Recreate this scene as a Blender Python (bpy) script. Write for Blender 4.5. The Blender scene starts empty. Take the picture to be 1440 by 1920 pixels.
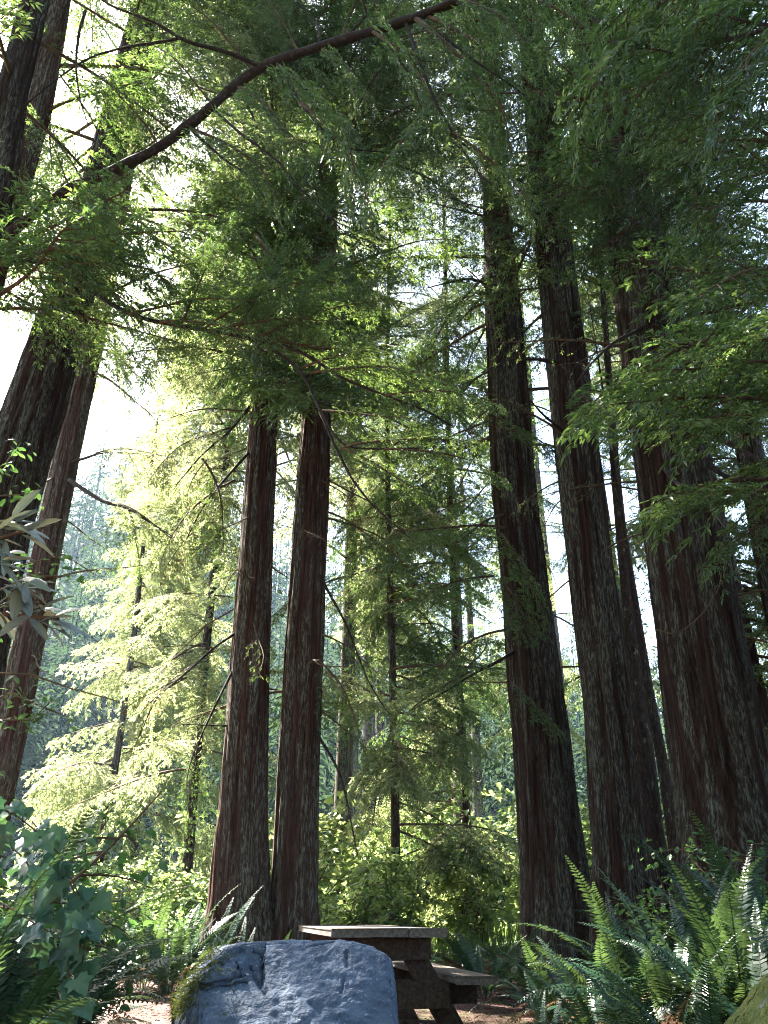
import bpy, math, random
import numpy as np
from mathutils import Vector, Matrix, Quaternion

random.seed(7)
rng = np.random.default_rng(7)
scene = bpy.context.scene
COL = scene.collection

# ------------------------------------------------------------------ camera, sky, sun, exposure
F = 1569.0                      # focal length in photo pixels (photo 1440 x 1920)
PITCH = math.radians(25.7)
CAM_H = 0.85
CP, SP = math.cos(PITCH), math.sin(PITCH)
cam_data = bpy.data.cameras.new("camera")
cam = bpy.data.objects.new("camera", cam_data)
COL.objects.link(cam)
cam.location = (0, 0, CAM_H)
cam.rotation_euler = (math.radians(90) + PITCH, 0, 0)
cam_data.sensor_width = 36.0
cam_data.lens = 36.0 * F / 1920.0
cam_data.clip_start = 0.05
cam_data.clip_end = 3000
scene.camera = cam

SUN_AZ, SUN_EL = math.radians(-43), math.radians(50)
world = bpy.data.worlds.new("World")
scene.world = world
world.use_nodes = True
wn = world.node_tree.nodes
wl = world.node_tree.links
bg = wn["Background"]
sky = wn.new("ShaderNodeTexSky")
sky.sky_type = 'NISHITA'
sky.sun_disc = False
sky.sun_elevation = SUN_EL
sky.sun_rotation = SUN_AZ
sky.dust_density = 2.0
wl.new(sky.outputs[0], bg.inputs[0])
bg.inputs[1].default_value = 0.05

sun_data = bpy.data.lights.new("sun", 'SUN')
sun_data.energy = 5.0
sun_data.angle = math.radians(0.5)
sun_data.color = (1.0, 0.93, 0.80)
sun = bpy.data.objects.new("sun", sun_data)
COL.objects.link(sun)
sdir = Vector((math.sin(SUN_AZ) * math.cos(SUN_EL), math.cos(SUN_AZ) * math.cos(SUN_EL), math.sin(SUN_EL)))
sun.rotation_euler = sdir.to_track_quat('Z', 'Y').to_euler()
sun.location = (-20, 20, 60)

scene.view_settings.view_transform = 'Standard'
scene.view_settings.look = 'None'
scene.view_settings.gamma = 1
scene.view_settings.use_curve_mapping = False
scene.view_settings.exposure = 4.15
scene.render.engine = 'CYCLES'
cy = scene.cycles
cy.use_denoising = True
cy.denoising_prefilter = 'NONE'
cy.filter_width = 1.0
cy.max_bounces = 7
cy.diffuse_bounces = 4
cy.glossy_bounces = 2
cy.transmission_bounces = 4
cy.volume_bounces = 0
cy.caustics_reflective = False
cy.caustics_refractive = False
cy.sample_clamp_indirect = 6.0
HAZE = 0.00035


def fwd_up(py):
    v = 960.0 - py
    return F * CP - v * SP, F * SP + v * CP


def at(px, py, D):
    """Point seen at photo pixel (px, py), D metres ahead of the camera along the ground."""
    f, u = fwd_up(py)
    return Vector(((px - 720.0) * D / f, D, CAM_H + u * D / f))


def mpp(py, D):
    return D / fwd_up(py)[0]


def proj(p):
    x, y, z = p[0], p[1], p[2] - CAM_H
    dep = y * CP + z * SP
    if dep < 0.05:
        return None
    return 720 + F * x / dep, 960 - F * (-y * SP + z * CP) / dep


# ------------------------------------------------------------------ mesh helpers
class MB:
    """collects vertices and faces, then links them as ONE mesh object"""

    def __init__(self):
        self.v, self.q, self.t, self.n = [], [], [], 0
        self.rq, self.rt = [], []

    def add(self, v, quads=None, tris=None, rq=None, rt=None):
        v = np.asarray(v, float).reshape(-1, 3)
        self.v.append(v)
        if quads is not None and len(quads):
            q = np.asarray(quads, int).reshape(-1, 4)
            self.q.append(q + self.n)
            self.rq.append(np.full(len(q), .5) if rq is None else np.asarray(rq, float))
        if tris is not None and len(tris):
            t = np.asarray(tris, int).reshape(-1, 3)
            self.t.append(t + self.n)
            self.rt.append(np.full(len(t), .5) if rt is None else np.asarray(rt, float))
        self.n += len(v)

    def tube(self, pts, rad, n=6, cap=False):
        pts = np.asarray(pts, float)
        m = len(pts)
        rad = np.broadcast_to(np.asarray(rad, float), (m,))
        tan = np.gradient(pts, axis=0)
        tan /= np.linalg.norm(tan, axis=1)[:, None] + 1e-9
        ref = np.array([0, 0, 1.0]) if abs(tan[:, 2].mean()) < .8 else np.array([1.0, 0, 0])
        a = np.cross(tan, ref)
        a /= np.linalg.norm(a, axis=1)[:, None] + 1e-9
        b = np.cross(a, tan)
        th = np.linspace(0, 2 * np.pi, n, endpoint=False)
        V = pts[:, None] + rad[:, None, None] * (a[:, None] * np.cos(th)[None, :, None] + b[:, None] * np.sin(th)[None, :, None])
        i = np.arange(m - 1)[:, None] * n
        j = np.arange(n)[None]
        k = (j + 1) % n
        Q = np.stack([i + j, i + k, i + n + k, i + n + j], -1).reshape(-1, 4)
        T = []
        if cap:
            for e in (0, m - 1):
                for jj in range(1, n - 1):
                    T.append((e * n, e * n + jj, e * n + jj + 1))
        self.add(V.reshape(-1, 3), Q, T)

    def mesh(self, name, mats, smooth=False):
        me = bpy.data.meshes.new(name)
        V = np.concatenate(self.v) if self.v else np.zeros((0, 3))
        Q = np.concatenate(self.q) if self.q else np.zeros((0, 4), int)
        T = np.concatenate(self.t) if self.t else np.zeros((0, 3), int)
        r = np.concatenate(self.rq + self.rt) if (self.rq or self.rt) else np.zeros(0)
        me.vertices.add(len(V))
        me.vertices.foreach_set("co", V.ravel())
        loops = np.concatenate([Q.ravel(), T.ravel()])
        me.loops.add(len(loops))
        me.loops.foreach_set("vertex_index", loops.astype(np.int32))
        npoly = len(Q) + len(T)
        me.polygons.add(npoly)
        starts = np.concatenate([np.arange(len(Q)) * 4, len(Q) * 4 + np.arange(len(T)) * 3])
        me.polygons.foreach_set("loop_start", starts.astype(np.int32))
        me.polygons.foreach_set("use_smooth", np.full(npoly, smooth))
        at_ = me.attributes.new("rnd", 'FLOAT', 'FACE')
        at_.data.foreach_set("value", r.astype(np.float32))
        me.update(calc_edges=True)
        for m in (mats if isinstance(mats, (list, tuple)) else [mats]):
            me.materials.append(m)
        return me


def link(name, data, parent=None, mat4=None):
    o = bpy.data.objects.new(name, data)
    COL.objects.link(o)
    if parent is not None:
        o.parent = parent
    if mat4 is not None:
        o.matrix_basis = mat4
    return o


def tag(o, label=None, cat=None, group=None, kind=None):
    for k, v in (("label", label), ("category", cat), ("group", group), ("kind", kind)):
        if v:
            o[k] = v
    return o


def thing(name, label, cat, loc=(0, 0, 0), rz=0.0, group=None):
    o = link(name, None)
    o.location = loc
    o.rotation_euler = (0, 0, rz)
    return tag(o, label, cat, group)


def norm(a):
    a = np.asarray(a, float)
    return a / (np.linalg.norm(a, axis=-1, keepdims=True) + 1e-9)


# periodic value noise for trunks (u periodic with integer period)
def vnoise(u, v, pu, seed):
    g = np.random.default_rng(seed).random((pu, 512))
    ui, vi = np.floor(u).astype(int), np.floor(v).astype(int)
    fu, fv = u - ui, v - vi
    fu, fv = fu * fu * (3 - 2 * fu), fv * fv * (3 - 2 * fv)
    a, b, c, d = g[ui % pu, vi % 512], g[(ui + 1) % pu, vi % 512], g[ui % pu, (vi + 1) % 512], g[(ui + 1) % pu, (vi + 1) % 512]
    return (a * (1 - fu) + b * fu) * (1 - fv) + (c * (1 - fu) + d * fu) * fv


def fnoise(x, y, seed, octs=3):
    s, amp, tot = 0, 1.0, 0
    for k in range(octs):
        s = s + amp * vnoise(x * 2 ** k + 100, y * 2 ** k + 100, 509, seed + k)
        tot += amp
        amp *= .5
    return s / tot


# ------------------------------------------------------------------ materials
def new_mat(name):
    m = bpy.data.materials.new(name)
    m.use_nodes = True
    nt = m.node_tree
    for n in list(nt.nodes):
        nt.nodes.remove(n)
    out = nt.nodes.new("ShaderNodeOutputMaterial")
    return m, nt, out


def N(nt, t, **kw):
    n = nt.nodes.new(t)
    for k, v in kw.items():
        if k.startswith("i_"):
            n.inputs[k[2:].replace("_", " ")].default_value = v
        else:
            setattr(n, k, v)
    return n


def ramp(nt, stops):
    r = nt.nodes.new("ShaderNodeValToRGB")
    el = r.color_ramp.elements
    while len(el) < len(stops):
        el.new(.5)
    for e, (p, c) in zip(el, stops):
        e.position = p
        e.color = (*c, 1)
    return r


def leaf_mat(name, cols, trans, fac=.45, rough=.42, spec=.35):
    """leaf: colour by face value and object, light passes through it"""
    m, nt, out = new_mat(name)
    at_ = N(nt, "ShaderNodeAttribute", attribute_name="rnd")
    oi = N(nt, "ShaderNodeObjectInfo")
    mx = N(nt, "ShaderNodeMath", operation='MULTIPLY_ADD')
    nt.links.new(oi.outputs["Random"], mx.inputs[0])
    mx.inputs[1].default_value = .4
    sb = N(nt, "ShaderNodeMath", operation='MULTIPLY')
    nt.links.new(at_.outputs["Fac"], sb.inputs[0])
    sb.inputs[1].default_value = .6
    nt.links.new(sb.outputs[0], mx.inputs[2])
    n = len(cols)
    r1 = ramp(nt, [(i / (n - 1), c) for i, c in enumerate(cols)])
    r2 = ramp(nt, [(i / (len(trans) - 1), c) for i, c in enumerate(trans)])
    nt.links.new(mx.outputs[0], r1.inputs[0])
    nt.links.new(mx.outputs[0], r2.inputs[0])
    p = N(nt, "ShaderNodeBsdfPrincipled")
    p.inputs["Roughness"].default_value = rough
    p.inputs["Specular IOR Level"].default_value = spec
    nt.links.new(r1.outputs[0], p.inputs["Base Color"])
    t = N(nt, "ShaderNodeBsdfTranslucent")
    nt.links.new(r2.outputs[0], t.inputs[0])
    ms = N(nt, "ShaderNodeMixShader")
    ms.inputs[0].default_value = fac
    nt.links.new(p.outputs[0], ms.inputs[1])
    nt.links.new(t.outputs[0], ms.inputs[2])
    nt.links.new(ms.outputs[0], out.inputs[0])
    return m


def rough_mat(name, stops, scale=(6, 6, 6), nscale=1.0, detail=6, bump=.4, bscale=None, rough=.9, dist=.02, extra=None, spec=.2):
    m, nt, out = new_mat(name)
    tc = N(nt, "ShaderNodeTexCoord")
    mp = N(nt, "ShaderNodeMapping")
    mp.inputs["Scale"].default_value = scale
    nt.links.new(tc.outputs["Object"], mp.inputs[0])
    nz = N(nt, "ShaderNodeTexNoise")
    nz.inputs["Scale"].default_value = nscale
    nz.inputs["Detail"].default_value = detail
    nz.inputs["Roughness"].default_value = .65
    nt.links.new(mp.outputs[0], nz.inputs[0])
    r = ramp(nt, stops)
    nt.links.new(nz.outputs[0], r.inputs[0])
    p = N(nt, "ShaderNodeBsdfPrincipled")
    p.inputs["Roughness"].default_value = rough
    p.inputs["Specular IOR Level"].default_value = spec
    col = r.outputs[0]
    for (sc2, lo, hi, c2) in (extra or []):
        mp2 = N(nt, "ShaderNodeMapping")
        mp2.inputs["Scale"].default_value = sc2
        nt.links.new(tc.outputs["Object"], mp2.inputs[0])
        n2 = N(nt, "ShaderNodeTexNoise")
        n2.inputs["Scale"].default_value = 1
        n2.inputs["Detail"].default_value = 5
        n2.inputs["Roughness"].default_value = .7
        nt.links.new(mp2.outputs[0], n2.inputs[0])
        mr = N(nt, "ShaderNodeMapRange")
        mr.inputs["From Min"].default_value = lo
        mr.inputs["From Max"].default_value = hi
        nt.links.new(n2.outputs[0], mr.inputs[0])
        mc = N(nt, "ShaderNodeMix", data_type='RGBA')
        nt.links.new(mr.outputs[0], mc.inputs[0])
        nt.links.new(col, mc.inputs[6])
        mc.inputs[7].default_value = (*c2, 1)
        col = mc.outputs[2]
    nt.links.new(col, p.inputs["Base Color"])
    b = N(nt, "ShaderNodeBump")
    b.inputs["Strength"].default_value = bump
    b.inputs["Distance"].default_value = dist
    if bscale:
        mp3 = N(nt, "ShaderNodeMapping")
        mp3.inputs["Scale"].default_value = bscale
        nt.links.new(tc.outputs["Object"], mp3.inputs[0])
        n3 = N(nt, "ShaderNodeTexNoise")
        n3.inputs["Scale"].default_value = 1
        n3.inputs["Detail"].default_value = 8
        nt.links.new(mp3.outputs[0], n3.inputs[0])
        nt.links.new(n3.outputs[0], b.inputs["Height"])
    else:
        nt.links.new(nz.outputs[0], b.inputs["Height"])
    nt.links.new(b.outputs[0], p.inputs["Normal"])
    nt.links.new(p.outputs[0], out.inputs[0])
    return m


def bark_mat(name, base, strip, flake, lo, hi, fibre=(30, 30, 1.3)):
    """fibrous bark: red brown fibres, long weathered grey strips, pale lichen flakes on the strips"""
    m, nt, out = new_mat(name)
    tc = N(nt, "ShaderNodeTexCoord")

    def nz(sc, det=6, ro=.65):
        mp = N(nt, "ShaderNodeMapping")
        mp.inputs["Scale"].default_value = sc
        nt.links.new(tc.outputs["Object"], mp.inputs[0])
        n = N(nt, "ShaderNodeTexNoise")
        n.inputs["Scale"].default_value = 1
        n.inputs["Detail"].default_value = det
        n.inputs["Roughness"].default_value = ro
        nt.links.new(mp.outputs[0], n.inputs[0])
        return n.outputs[0]

    def rng_(src, a, b, c=0.0, d=1.0):
        mr = N(nt, "ShaderNodeMapRange")
        for k, v in (("From Min", a), ("From Max", b), ("To Min", c), ("To Max", d)):
            mr.inputs[k].default_value = v
        nt.links.new(src, mr.inputs[0])
        return mr.outputs[0]

    def mix(f, a, b):
        mc = N(nt, "ShaderNodeMix", data_type='RGBA')
        nt.links.new(f, mc.inputs[0])
        nt.links.new(a, mc.inputs[6])
        if isinstance(b, tuple):
            mc.inputs[7].default_value = (*b, 1)
        else:
            nt.links.new(b, mc.inputs[7])
        return mc.outputs[2]

    fb = nz(fibre, 8)
    r = ramp(nt, base)
    nt.links.new(fb, r.inputs[0])
    m1 = rng_(nz((6.5, 6.5, .38), 4, .6), lo, hi)
    m2 = rng_(nz((46, 46, 7.5), 6, .7), .47, .60)
    col = mix(rng_(m1, 0, 1, 0, .55), r.outputs[0], strip)
    mu = N(nt, "ShaderNodeMath", operation='MULTIPLY')
    nt.links.new(m1, mu.inputs[0])
    nt.links.new(m2, mu.inputs[1])
    col = mix(mu.outputs[0], col, flake)
    p = N(nt, "ShaderNodeBsdfPrincipled")
    p.inputs["Roughness"].default_value = .95
    p.inputs["Specular IOR Level"].default_value = .1
    nt.links.new(col, p.inputs["Base Color"])
    h = nz((70, 70, 3.2), 8, .7)
    ad = N(nt, "ShaderNodeMath", operation='ADD')
    nt.links.new(h, ad.inputs[0])
    nt.links.new(nz((24, 24, 1.0), 5), ad.inputs[1])
    b = N(nt, "ShaderNodeBump")
    b.inputs["Strength"].default_value = 1
    b.inputs["Distance"].default_value = .06
    nt.links.new(ad.outputs[0], b.inputs["Height"])
    nt.links.new(b.outputs[0], p.inputs["Normal"])
    nt.links.new(p.outputs[0], out.inputs[0])
    return m


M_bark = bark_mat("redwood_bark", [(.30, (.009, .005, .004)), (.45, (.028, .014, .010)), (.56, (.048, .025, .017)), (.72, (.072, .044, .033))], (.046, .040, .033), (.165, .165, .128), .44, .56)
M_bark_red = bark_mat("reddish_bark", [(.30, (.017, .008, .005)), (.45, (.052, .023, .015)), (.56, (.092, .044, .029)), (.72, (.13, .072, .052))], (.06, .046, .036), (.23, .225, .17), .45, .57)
M_bark_thin = rough_mat("scaly_bark", [(.3, (.018, .012, .009)), (.5, (.055, .036, .027)), (.7, (.10, .075, .06))],
                        scale=(30, 30, 9), bump=.8, dist=.02, extra=[((14, 14, 5), .58, .68, (.25, .25, .19))])
M_limb = rough_mat("limb_bark", [(.3, (.014, .010, .009)), (.55, (.034, .023, .02)), (.75, (.08, .06, .048))], scale=(20, 20, 20), bump=.5)
M_twig = rough_mat("twig_bark", [(.3, (.05, .028, .018)), (.7, (.13, .085, .055))], scale=(9, 9, 9), bump=.2)
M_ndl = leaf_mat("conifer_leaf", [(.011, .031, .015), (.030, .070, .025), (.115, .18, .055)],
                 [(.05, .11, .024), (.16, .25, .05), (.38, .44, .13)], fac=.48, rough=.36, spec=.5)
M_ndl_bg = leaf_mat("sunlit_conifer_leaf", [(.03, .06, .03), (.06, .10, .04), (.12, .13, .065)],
                    [(.18, .24, .08), (.34, .38, .16), (.52, .48, .26)], fac=.58)  # lit copy of conifer_leaf: the pale overexposed sunlight is put into its colours
M_dry = leaf_mat("dry_conifer_leaf", [(.06, .035, .015), (.12, .07, .03), (.18, .11, .05)], [(.15, .08, .03), (.32, .18, .06)], fac=.4, rough=.8, spec=.1)
M_far = leaf_mat("far_conifer_leaf", [(.018, .036, .024), (.03, .055, .032)], [(.04, .07, .03), (.05, .09, .04)], fac=.25, rough=.9, spec=.05)
M_maple = leaf_mat("maple_leaf", [(.03, .08, .018), (.06, .13, .028), (.10, .17, .04)],
                   [(.22, .32, .08), (.36, .44, .14), (.50, .52, .22)], fac=.55, rough=.5)  # translucent colours paled and yellowed to imitate overexposed sunlight
M_fern = leaf_mat("fern_pinna", [(.008, .026, .015), (.016, .045, .024), (.036, .078, .032)],
                  [(.04, .085, .02), (.08, .13, .035), (.16, .20, .055)], fac=.25, rough=.36, spec=.35)
M_fern_dead = leaf_mat("dead_fern_pinna", [(.08, .04, .02), (.14, .075, .04), (.20, .12, .07)], [(.16, .08, .03), (.25, .13, .06)], fac=.25, rough=.8, spec=.1)
M_vine = leaf_mat("vine_leaf", [(.012, .044, .032), (.026, .082, .058), (.07, .14, .08)], [(.06, .18, .07), (.16, .30, .09)], fac=.28, rough=.38, spec=.5)
M_rhodo = leaf_mat("leathery_leaf", [(.09, .14, .17), (.16, .22, .27), (.13, .15, .10)], [(.12, .18, .10), (.26, .20, .07)], fac=.2, rough=.33, spec=.5)
M_huck = leaf_mat("small_round_leaf", [(.02, .06, .022), (.04, .10, .035), (.07, .15, .05)], [(.08, .20, .04), (.15, .28, .06)], fac=.35)
M_grass = leaf_mat("grass_blade", [(.05, .10, .025), (.09, .15, .04), (.14, .17, .06)], [(.12, .22, .04), (.25, .30, .08)], fac=.4, rough=.6)
M_moss = leaf_mat("moss", [(.05, .075, .018), (.10, .12, .03), (.15, .14, .05)], [(.10, .13, .03), (.18, .18, .05)], fac=.2, rough=.9, spec=.05)
M_duff = leaf_mat("fallen_needle", [(.035, .015, .011), (.07, .030, .024), (.13, .068, .055)], [(.1, .05, .03), (.15, .08, .05)], fac=.1, rough=.85, spec=.1)
M_ground = rough_mat("forest_floor", [(.25, (.018, .009, .007)), (.45, (.048, .022, .018)), (.6, (.072, .035, .028)), (.8, (.12, .07, .058))],
                     scale=(7, 7, 7), detail=10, bump=.8, bscale=(25, 25, 25), dist=.03,
                     extra=[((.09, .09, .09), .52, .62, (.06, .085, .025))])
M_rock = rough_mat("blue_grey_rock", [(.28, (.034, .050, .088)), (.5, (.062, .090, .150)), (.72, (.11, .148, .225))], scale=(9, 9, 9), detail=12,
                   bump=.8, bscale=(60, 60, 60), dist=.015, rough=.75, spec=.3,
                   extra=[((14, 14, 14), .56, .68, (.075, .10, .15)), ((55, 55, 55), .62, .70, (.27, .34, .43)), ((26, 26, 26), .70, .74, (.42, .46, .50)), ((9, 9, 9), .70, .74, (.17, .12, .05))])
M_rock_moss = rough_mat("mossy_stone", [(.3, (.045, .05, .02)), (.5, (.10, .115, .03)), (.75, (.17, .16, .06))], scale=(14, 14, 14), bump=1, bscale=(50, 50, 50), dist=.03,
                        extra=[((5, 5, 5), .62, .70, (.16, .16, .16))])
M_wood = rough_mat("weathered_timber", [(.3, (.03, .019, .014)), (.5, (.062, .042, .031)), (.72, (.105, .08, .065))], scale=(3, 40, 40), bump=.5, bscale=(5, 80, 80), dist=.008, rough=.85,
                   extra=[((6, 6, 6), .60, .70, (.10, .10, .065))])
M_wood_top = rough_mat("silvered_timber", [(.3, (.065, .05, .043)), (.5, (.12, .098, .085)), (.72, (.21, .18, .16))], scale=(2.2, 40, 40), bump=.5, bscale=(4, 80, 80), dist=.008, rough=.8,
                       extra=[((7, 7, 7), .60, .70, (.13, .125, .085))])
M_iron = rough_mat("rusty_bolt", [(.3, (.05, .035, .03)), (.7, (.11, .07, .05))], bump=.2, rough=.6)

# ------------------------------------------------------------------ ground
def sstep(x, a, b):
    t = np.clip((x - a) / (b - a), 0, 1)
    return t * t * (3 - 2 * t)


def gz(x, y):
    x, y = np.asarray(x, float), np.asarray(y, float)
    r = np.hypot(x, y)
    z = .06 * (fnoise(x * .5, y * .5, 3) - .5) * 2 * sstep(r, .5, 3)
    z = z + .38 * np.exp(-(((x - 3.0) / 1.5) ** 2 + ((y - 5.8) / 2.0) ** 2))
    z = z + .20 * np.exp(-(((x + 2.4) / 1.0) ** 2 + ((y - 4.2) / 1.6) ** 2))
    z = z + .35 * sstep(y, 8, 14) * sstep(x, 1.0, 4)
    z = z - 1.2 * sstep(y, 22, 38) * sstep(-x, -14, 4)
    hill = 62 * sstep(y + .25 * (-x), 48, 150) * (.42 + .58 * sstep(-x, -30, 45))
    z = z + hill * (1 + .12 * (fnoise(x * .03, y * .03, 9) - .5))
    return z


def gzf(x, y):
    return float(gz(np.array([x]), np.array([y]))[0])


def green_far(m):
    nt = m.node_tree
    p = [n for n in nt.nodes if n.type == 'BSDF_PRINCIPLED'][0]
    src = p.inputs["Base Color"].links[0].from_socket
    g = N(nt, "ShaderNodeNewGeometry")
    sx = N(nt, "ShaderNodeSeparateXYZ")
    nt.links.new(g.outputs["Position"], sx.inputs[0])
    mr = N(nt, "ShaderNodeMapRange")
    mr.inputs["From Min"].default_value = 13
    mr.inputs["From Max"].default_value = 19
    nt.links.new(sx.outputs[1], mr.inputs[0])
    mc = N(nt, "ShaderNodeMix", data_type='RGBA')
    nt.links.new(mr.outputs[0], mc.inputs[0])
    nt.links.new(src, mc.inputs[6])
    mc.inputs[7].default_value = (.045, .075, .025, 1)
    nt.links.new(mc.outputs[2], p.inputs["Base Color"])


green_far(M_ground)      # grass and herbs take over from the needle floor beyond the trees
rr = np.concatenate([[.0], np.geomspace(.4, 420, 170)])
aa = np.linspace(0, 2 * np.pi, 240, endpoint=False)
RR, AA = np.meshgrid(rr, aa, indexing='ij')
gx, gy = RR * np.sin(AA), RR * np.cos(AA)
gv = np.stack([gx, gy, gz(gx, gy)], -1)
gv[..., 2] += .015 * (fnoise(gx * 6, gy * 6, 21) - .5) * np.clip(RR, 0, 1) * (RR < 30)
nr, na = gv.shape[:2]
i_, j_ = np.meshgrid(np.arange(nr - 1), np.arange(na), indexing='ij')
k_ = (j_ + 1) % na
mb = MB()
mb.add(gv.reshape(-1, 3), np.stack([i_ * na + j_, (i_ + 1) * na + j_, (i_ + 1) * na + k_, i_ * na + k_], -1).reshape(-1, 4))
tag(link("ground", mb.mesh("ground", M_ground, True)), "reddish forest floor of fallen redwood needles", None, None, "structure")


# ------------------------------------------------------------------ boughs: wood + foliage meshes shared by many branches
def blades_quads(mb, P, D, NRM, L, W, R):
    """flat pointed leaf sprigs, one folded quad each"""
    S = norm(np.cross(D, NRM))
    m = len(P)
    dr = NRM * (L * .10)[:, None]
    mid = P + D * (L * .48)[:, None] + dr * .6
    tip = P + D * L[:, None] - dr
    V = np.stack([P, mid + S * (W * .5)[:, None], tip, mid - S * (W * .5)[:, None]], 1).reshape(-1, 3)
    b = np.arange(m)[:, None] * 4
    mb.add(V, b + np.array([[0, 1, 2, 3]]), rq=R)


def blades_feather(mb, P, D, NRM, L, W, R, nn=7):
    """sprigs with separate needles on both sides"""
    S = norm(np.cross(D, NRM))
    for k in range(nn):
        u = (k + .5) / nn
        half = W * .5 * (.55 + 1.0 * np.sin(np.pi * (.18 + .75 * u)))
        root = P + D * (L * u)[:, None] - NRM * (L * .10 * u * u)[:, None]
        wv = D * (L * .055)[:, None]
        for sd in (-1, 1):
            tip = root + S * (sd * half)[:, None] + D * (half * .75)[:, None] - NRM * (half * .15)[:, None]
            V = np.stack([root - wv, root + wv, tip], 1).reshape(-1, 3)
            b = np.arange(len(P))[:, None] * 3
            mb.add(V, None, b + np.array([[0, 1, 2]]), rt=R)
    tip = P + D * (L * 1.08)[:, None] - NRM * (L * .12)[:, None]
    root = P + D * (L * .9)[:, None] - NRM * (L * .08)[:, None]
    V = np.stack([root - S * (W * .12)[:, None], root + S * (W * .12)[:, None], tip], 1).reshape(-1, 3)
    mb.add(V, None, np.arange(len(P))[:, None] * 3 + np.array([[0, 1, 2]]), rt=R)


def gen_bough(L, seed, rise=.12, droop=.22, sec_sp=.085, seclen=.30, ter_sp=.05, bl=.062, bw=.016, hang=.25, bare=.14,
              feather=False, wob=.04, tlen=(.08, .2), leafy=1.0):
    r = np.random.default_rng(seed)
    wood, leaf = MB(), MB()
    n = 16
    t = np.linspace(0, 1, n)
    ph = r.random(4) * 6.28
    y = L * wob * (np.sin(t * 4 + ph[0]) + .5 * np.sin(t * 9 + ph[1])) * t
    z = L * (rise * t - droop * t * t) + L * wob * .6 * np.sin(t * 6 + ph[2]) * t
    pts = np.stack([t * L, y, z], 1)
    wood.tube(pts, .0095 * L * (1 - t) ** .8 + .0035, 5)
    ns = max(6, int(L * (1 - bare) / sec_sp))
    BP, BD, BN, BL, BW, BR = [], [], [], [], [], []
    TQ = []
    side = 1
    for i in range(ns + 1):
        ti = bare + (1 - bare) * (i + r.uniform(-.3, .3)) / ns
        ti = min(max(ti, bare * .7), .995)
        side = -side
        x = ti * (n - 1)
        k = min(int(x), n - 2)
        p0 = pts[k] * (1 - (x - k)) + pts[k + 1] * (x - k)
        T = norm(pts[k + 1] - pts[k])
        B = norm(np.cross([0, 0, 1], T))
        ang = math.radians(r.uniform(42, 72)) * (1 if i < ns else .05)
        d = norm(T * math.cos(ang) + side * B * math.sin(ang) + np.array([0, 0, r.normal(0, .22) - hang * .5]))
        ls = L * seclen * ((1 - ti) ** .65 * min(1, .35 + (ti - bare) / .3) + .13) * r.uniform(.55, 1.25)
        m = 7
        s = np.linspace(0, 1, m)
        drp = hang * r.uniform(.5, 1.4)
        sp = p0 + d * (s * ls)[:, None] + T * (.18 * ls * s * s)[:, None] + np.array([0, 0, -1.0]) * (drp * ls * s * s)[:, None]
        wood.tube(sp, .0042 * (1 - s) * (.6 + ls) + .0016, 3)
        nt_ = max(3, int(ls / ter_sp))
        u = (np.arange(nt_) + r.uniform(.2, .8, nt_)) / nt_
        u = u[u > .06]
        u = np.concatenate([u, [1.0]])
        mt = len(u)
        xx = np.clip(u * (m - 1), 0, m - 1.001)
        kk = xx.astype(int)
        fr = (xx - kk)[:, None]
        tp = sp[kk] * (1 - fr) + sp[kk + 1] * fr
        tt = norm(sp[kk + 1] - sp[kk])
        up = norm(np.array([0, 0, 1.0]) + r.normal(0, .22, (mt, 3)))
        lat = norm(np.cross(up, tt))
        sg = np.where(np.arange(mt) % 2 == 0, 1, -1)[:, None]
        an = np.radians(r.uniform(30, 62, mt))[:, None]
        an[-1] = .05
        td = norm(tt * np.cos(an) + sg * lat * np.sin(an) + np.array([0, 0, -1.0]) * (hang * r.uniform(0, .8, mt))[:, None])
        tl = r.uniform(*tlen, mt) * (1.15 - .5 * u)
        nrm = norm(np.cross(td, np.cross(up, td)))
        q = np.cross(td, nrm) * .0012
        e = tp + td * tl[:, None]
        TQ.append(np.stack([tp - q, tp + q, e + q * .6, e - q * .6], 1).reshape(-1, 3))
        if leafy < 1:
            keep = r.random(mt) < leafy
            tp, td, tl, nrm, lat = tp[keep], td[keep], tl[keep], nrm[keep], lat[keep]
            mt = len(tp)
        if mt == 0:
            continue
        nb = 6 if not feather else 4
        lat2 = norm(np.cross(nrm, td))
        clump = r.random()
        for b in range(nb):
            ub = (b + r.uniform(.2, .9, mt)) / nb
            sb = 1 if b % 2 == 0 else -1
            ab = np.radians(r.uniform(28, 55, mt))[:, None]
            if b == nb - 1:
                ab = ab * .15
                ub = np.full(mt, .97)
            bd = norm(td * np.cos(ab) + sb * lat2 * np.sin(ab) + r.normal(0, .16, (mt, 3)))
            BP.append(tp + td * (tl * ub)[:, None])
            BD.append(bd)
            BN.append(norm(nrm + r.normal(0, .30, (mt, 3))))
            BL.append(bl * r.uniform(.6, 1.3, mt))
            BW.append(bw * r.uniform(.7, 1.25, mt))
            base = .32 * clump + .22 * r.random(mt)
            fresh = (r.random(mt) < .55) * .5 if b >= nb - 2 and clump > .35 else 0
            BR.append(np.clip(base + fresh, 0, 1))
    v = np.concatenate(TQ)
    wood.add(v, np.arange(len(v)).reshape(-1, 4))
    if BP:
        f = blades_feather if feather else blades_quads
        f(leaf, *(np.concatenate(a) for a in (BP, BD, BN, BL, BW, BR)))
    return wood, leaf, pts[-1].copy()


BOUGH = {}


def reg(kind, mat_leaf, **kw):
    seeds = kw.pop("seeds")
    lst = []
    for s in seeds:
        w, l, tip = gen_bough(seed=s, **kw)
        lm = l.mesh("foliage", mat_leaf) if l.n else None
        lst.append((w.mesh("branch", M_twig), lm, Vector(tip)))
    BOUGH[kind] = lst


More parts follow.
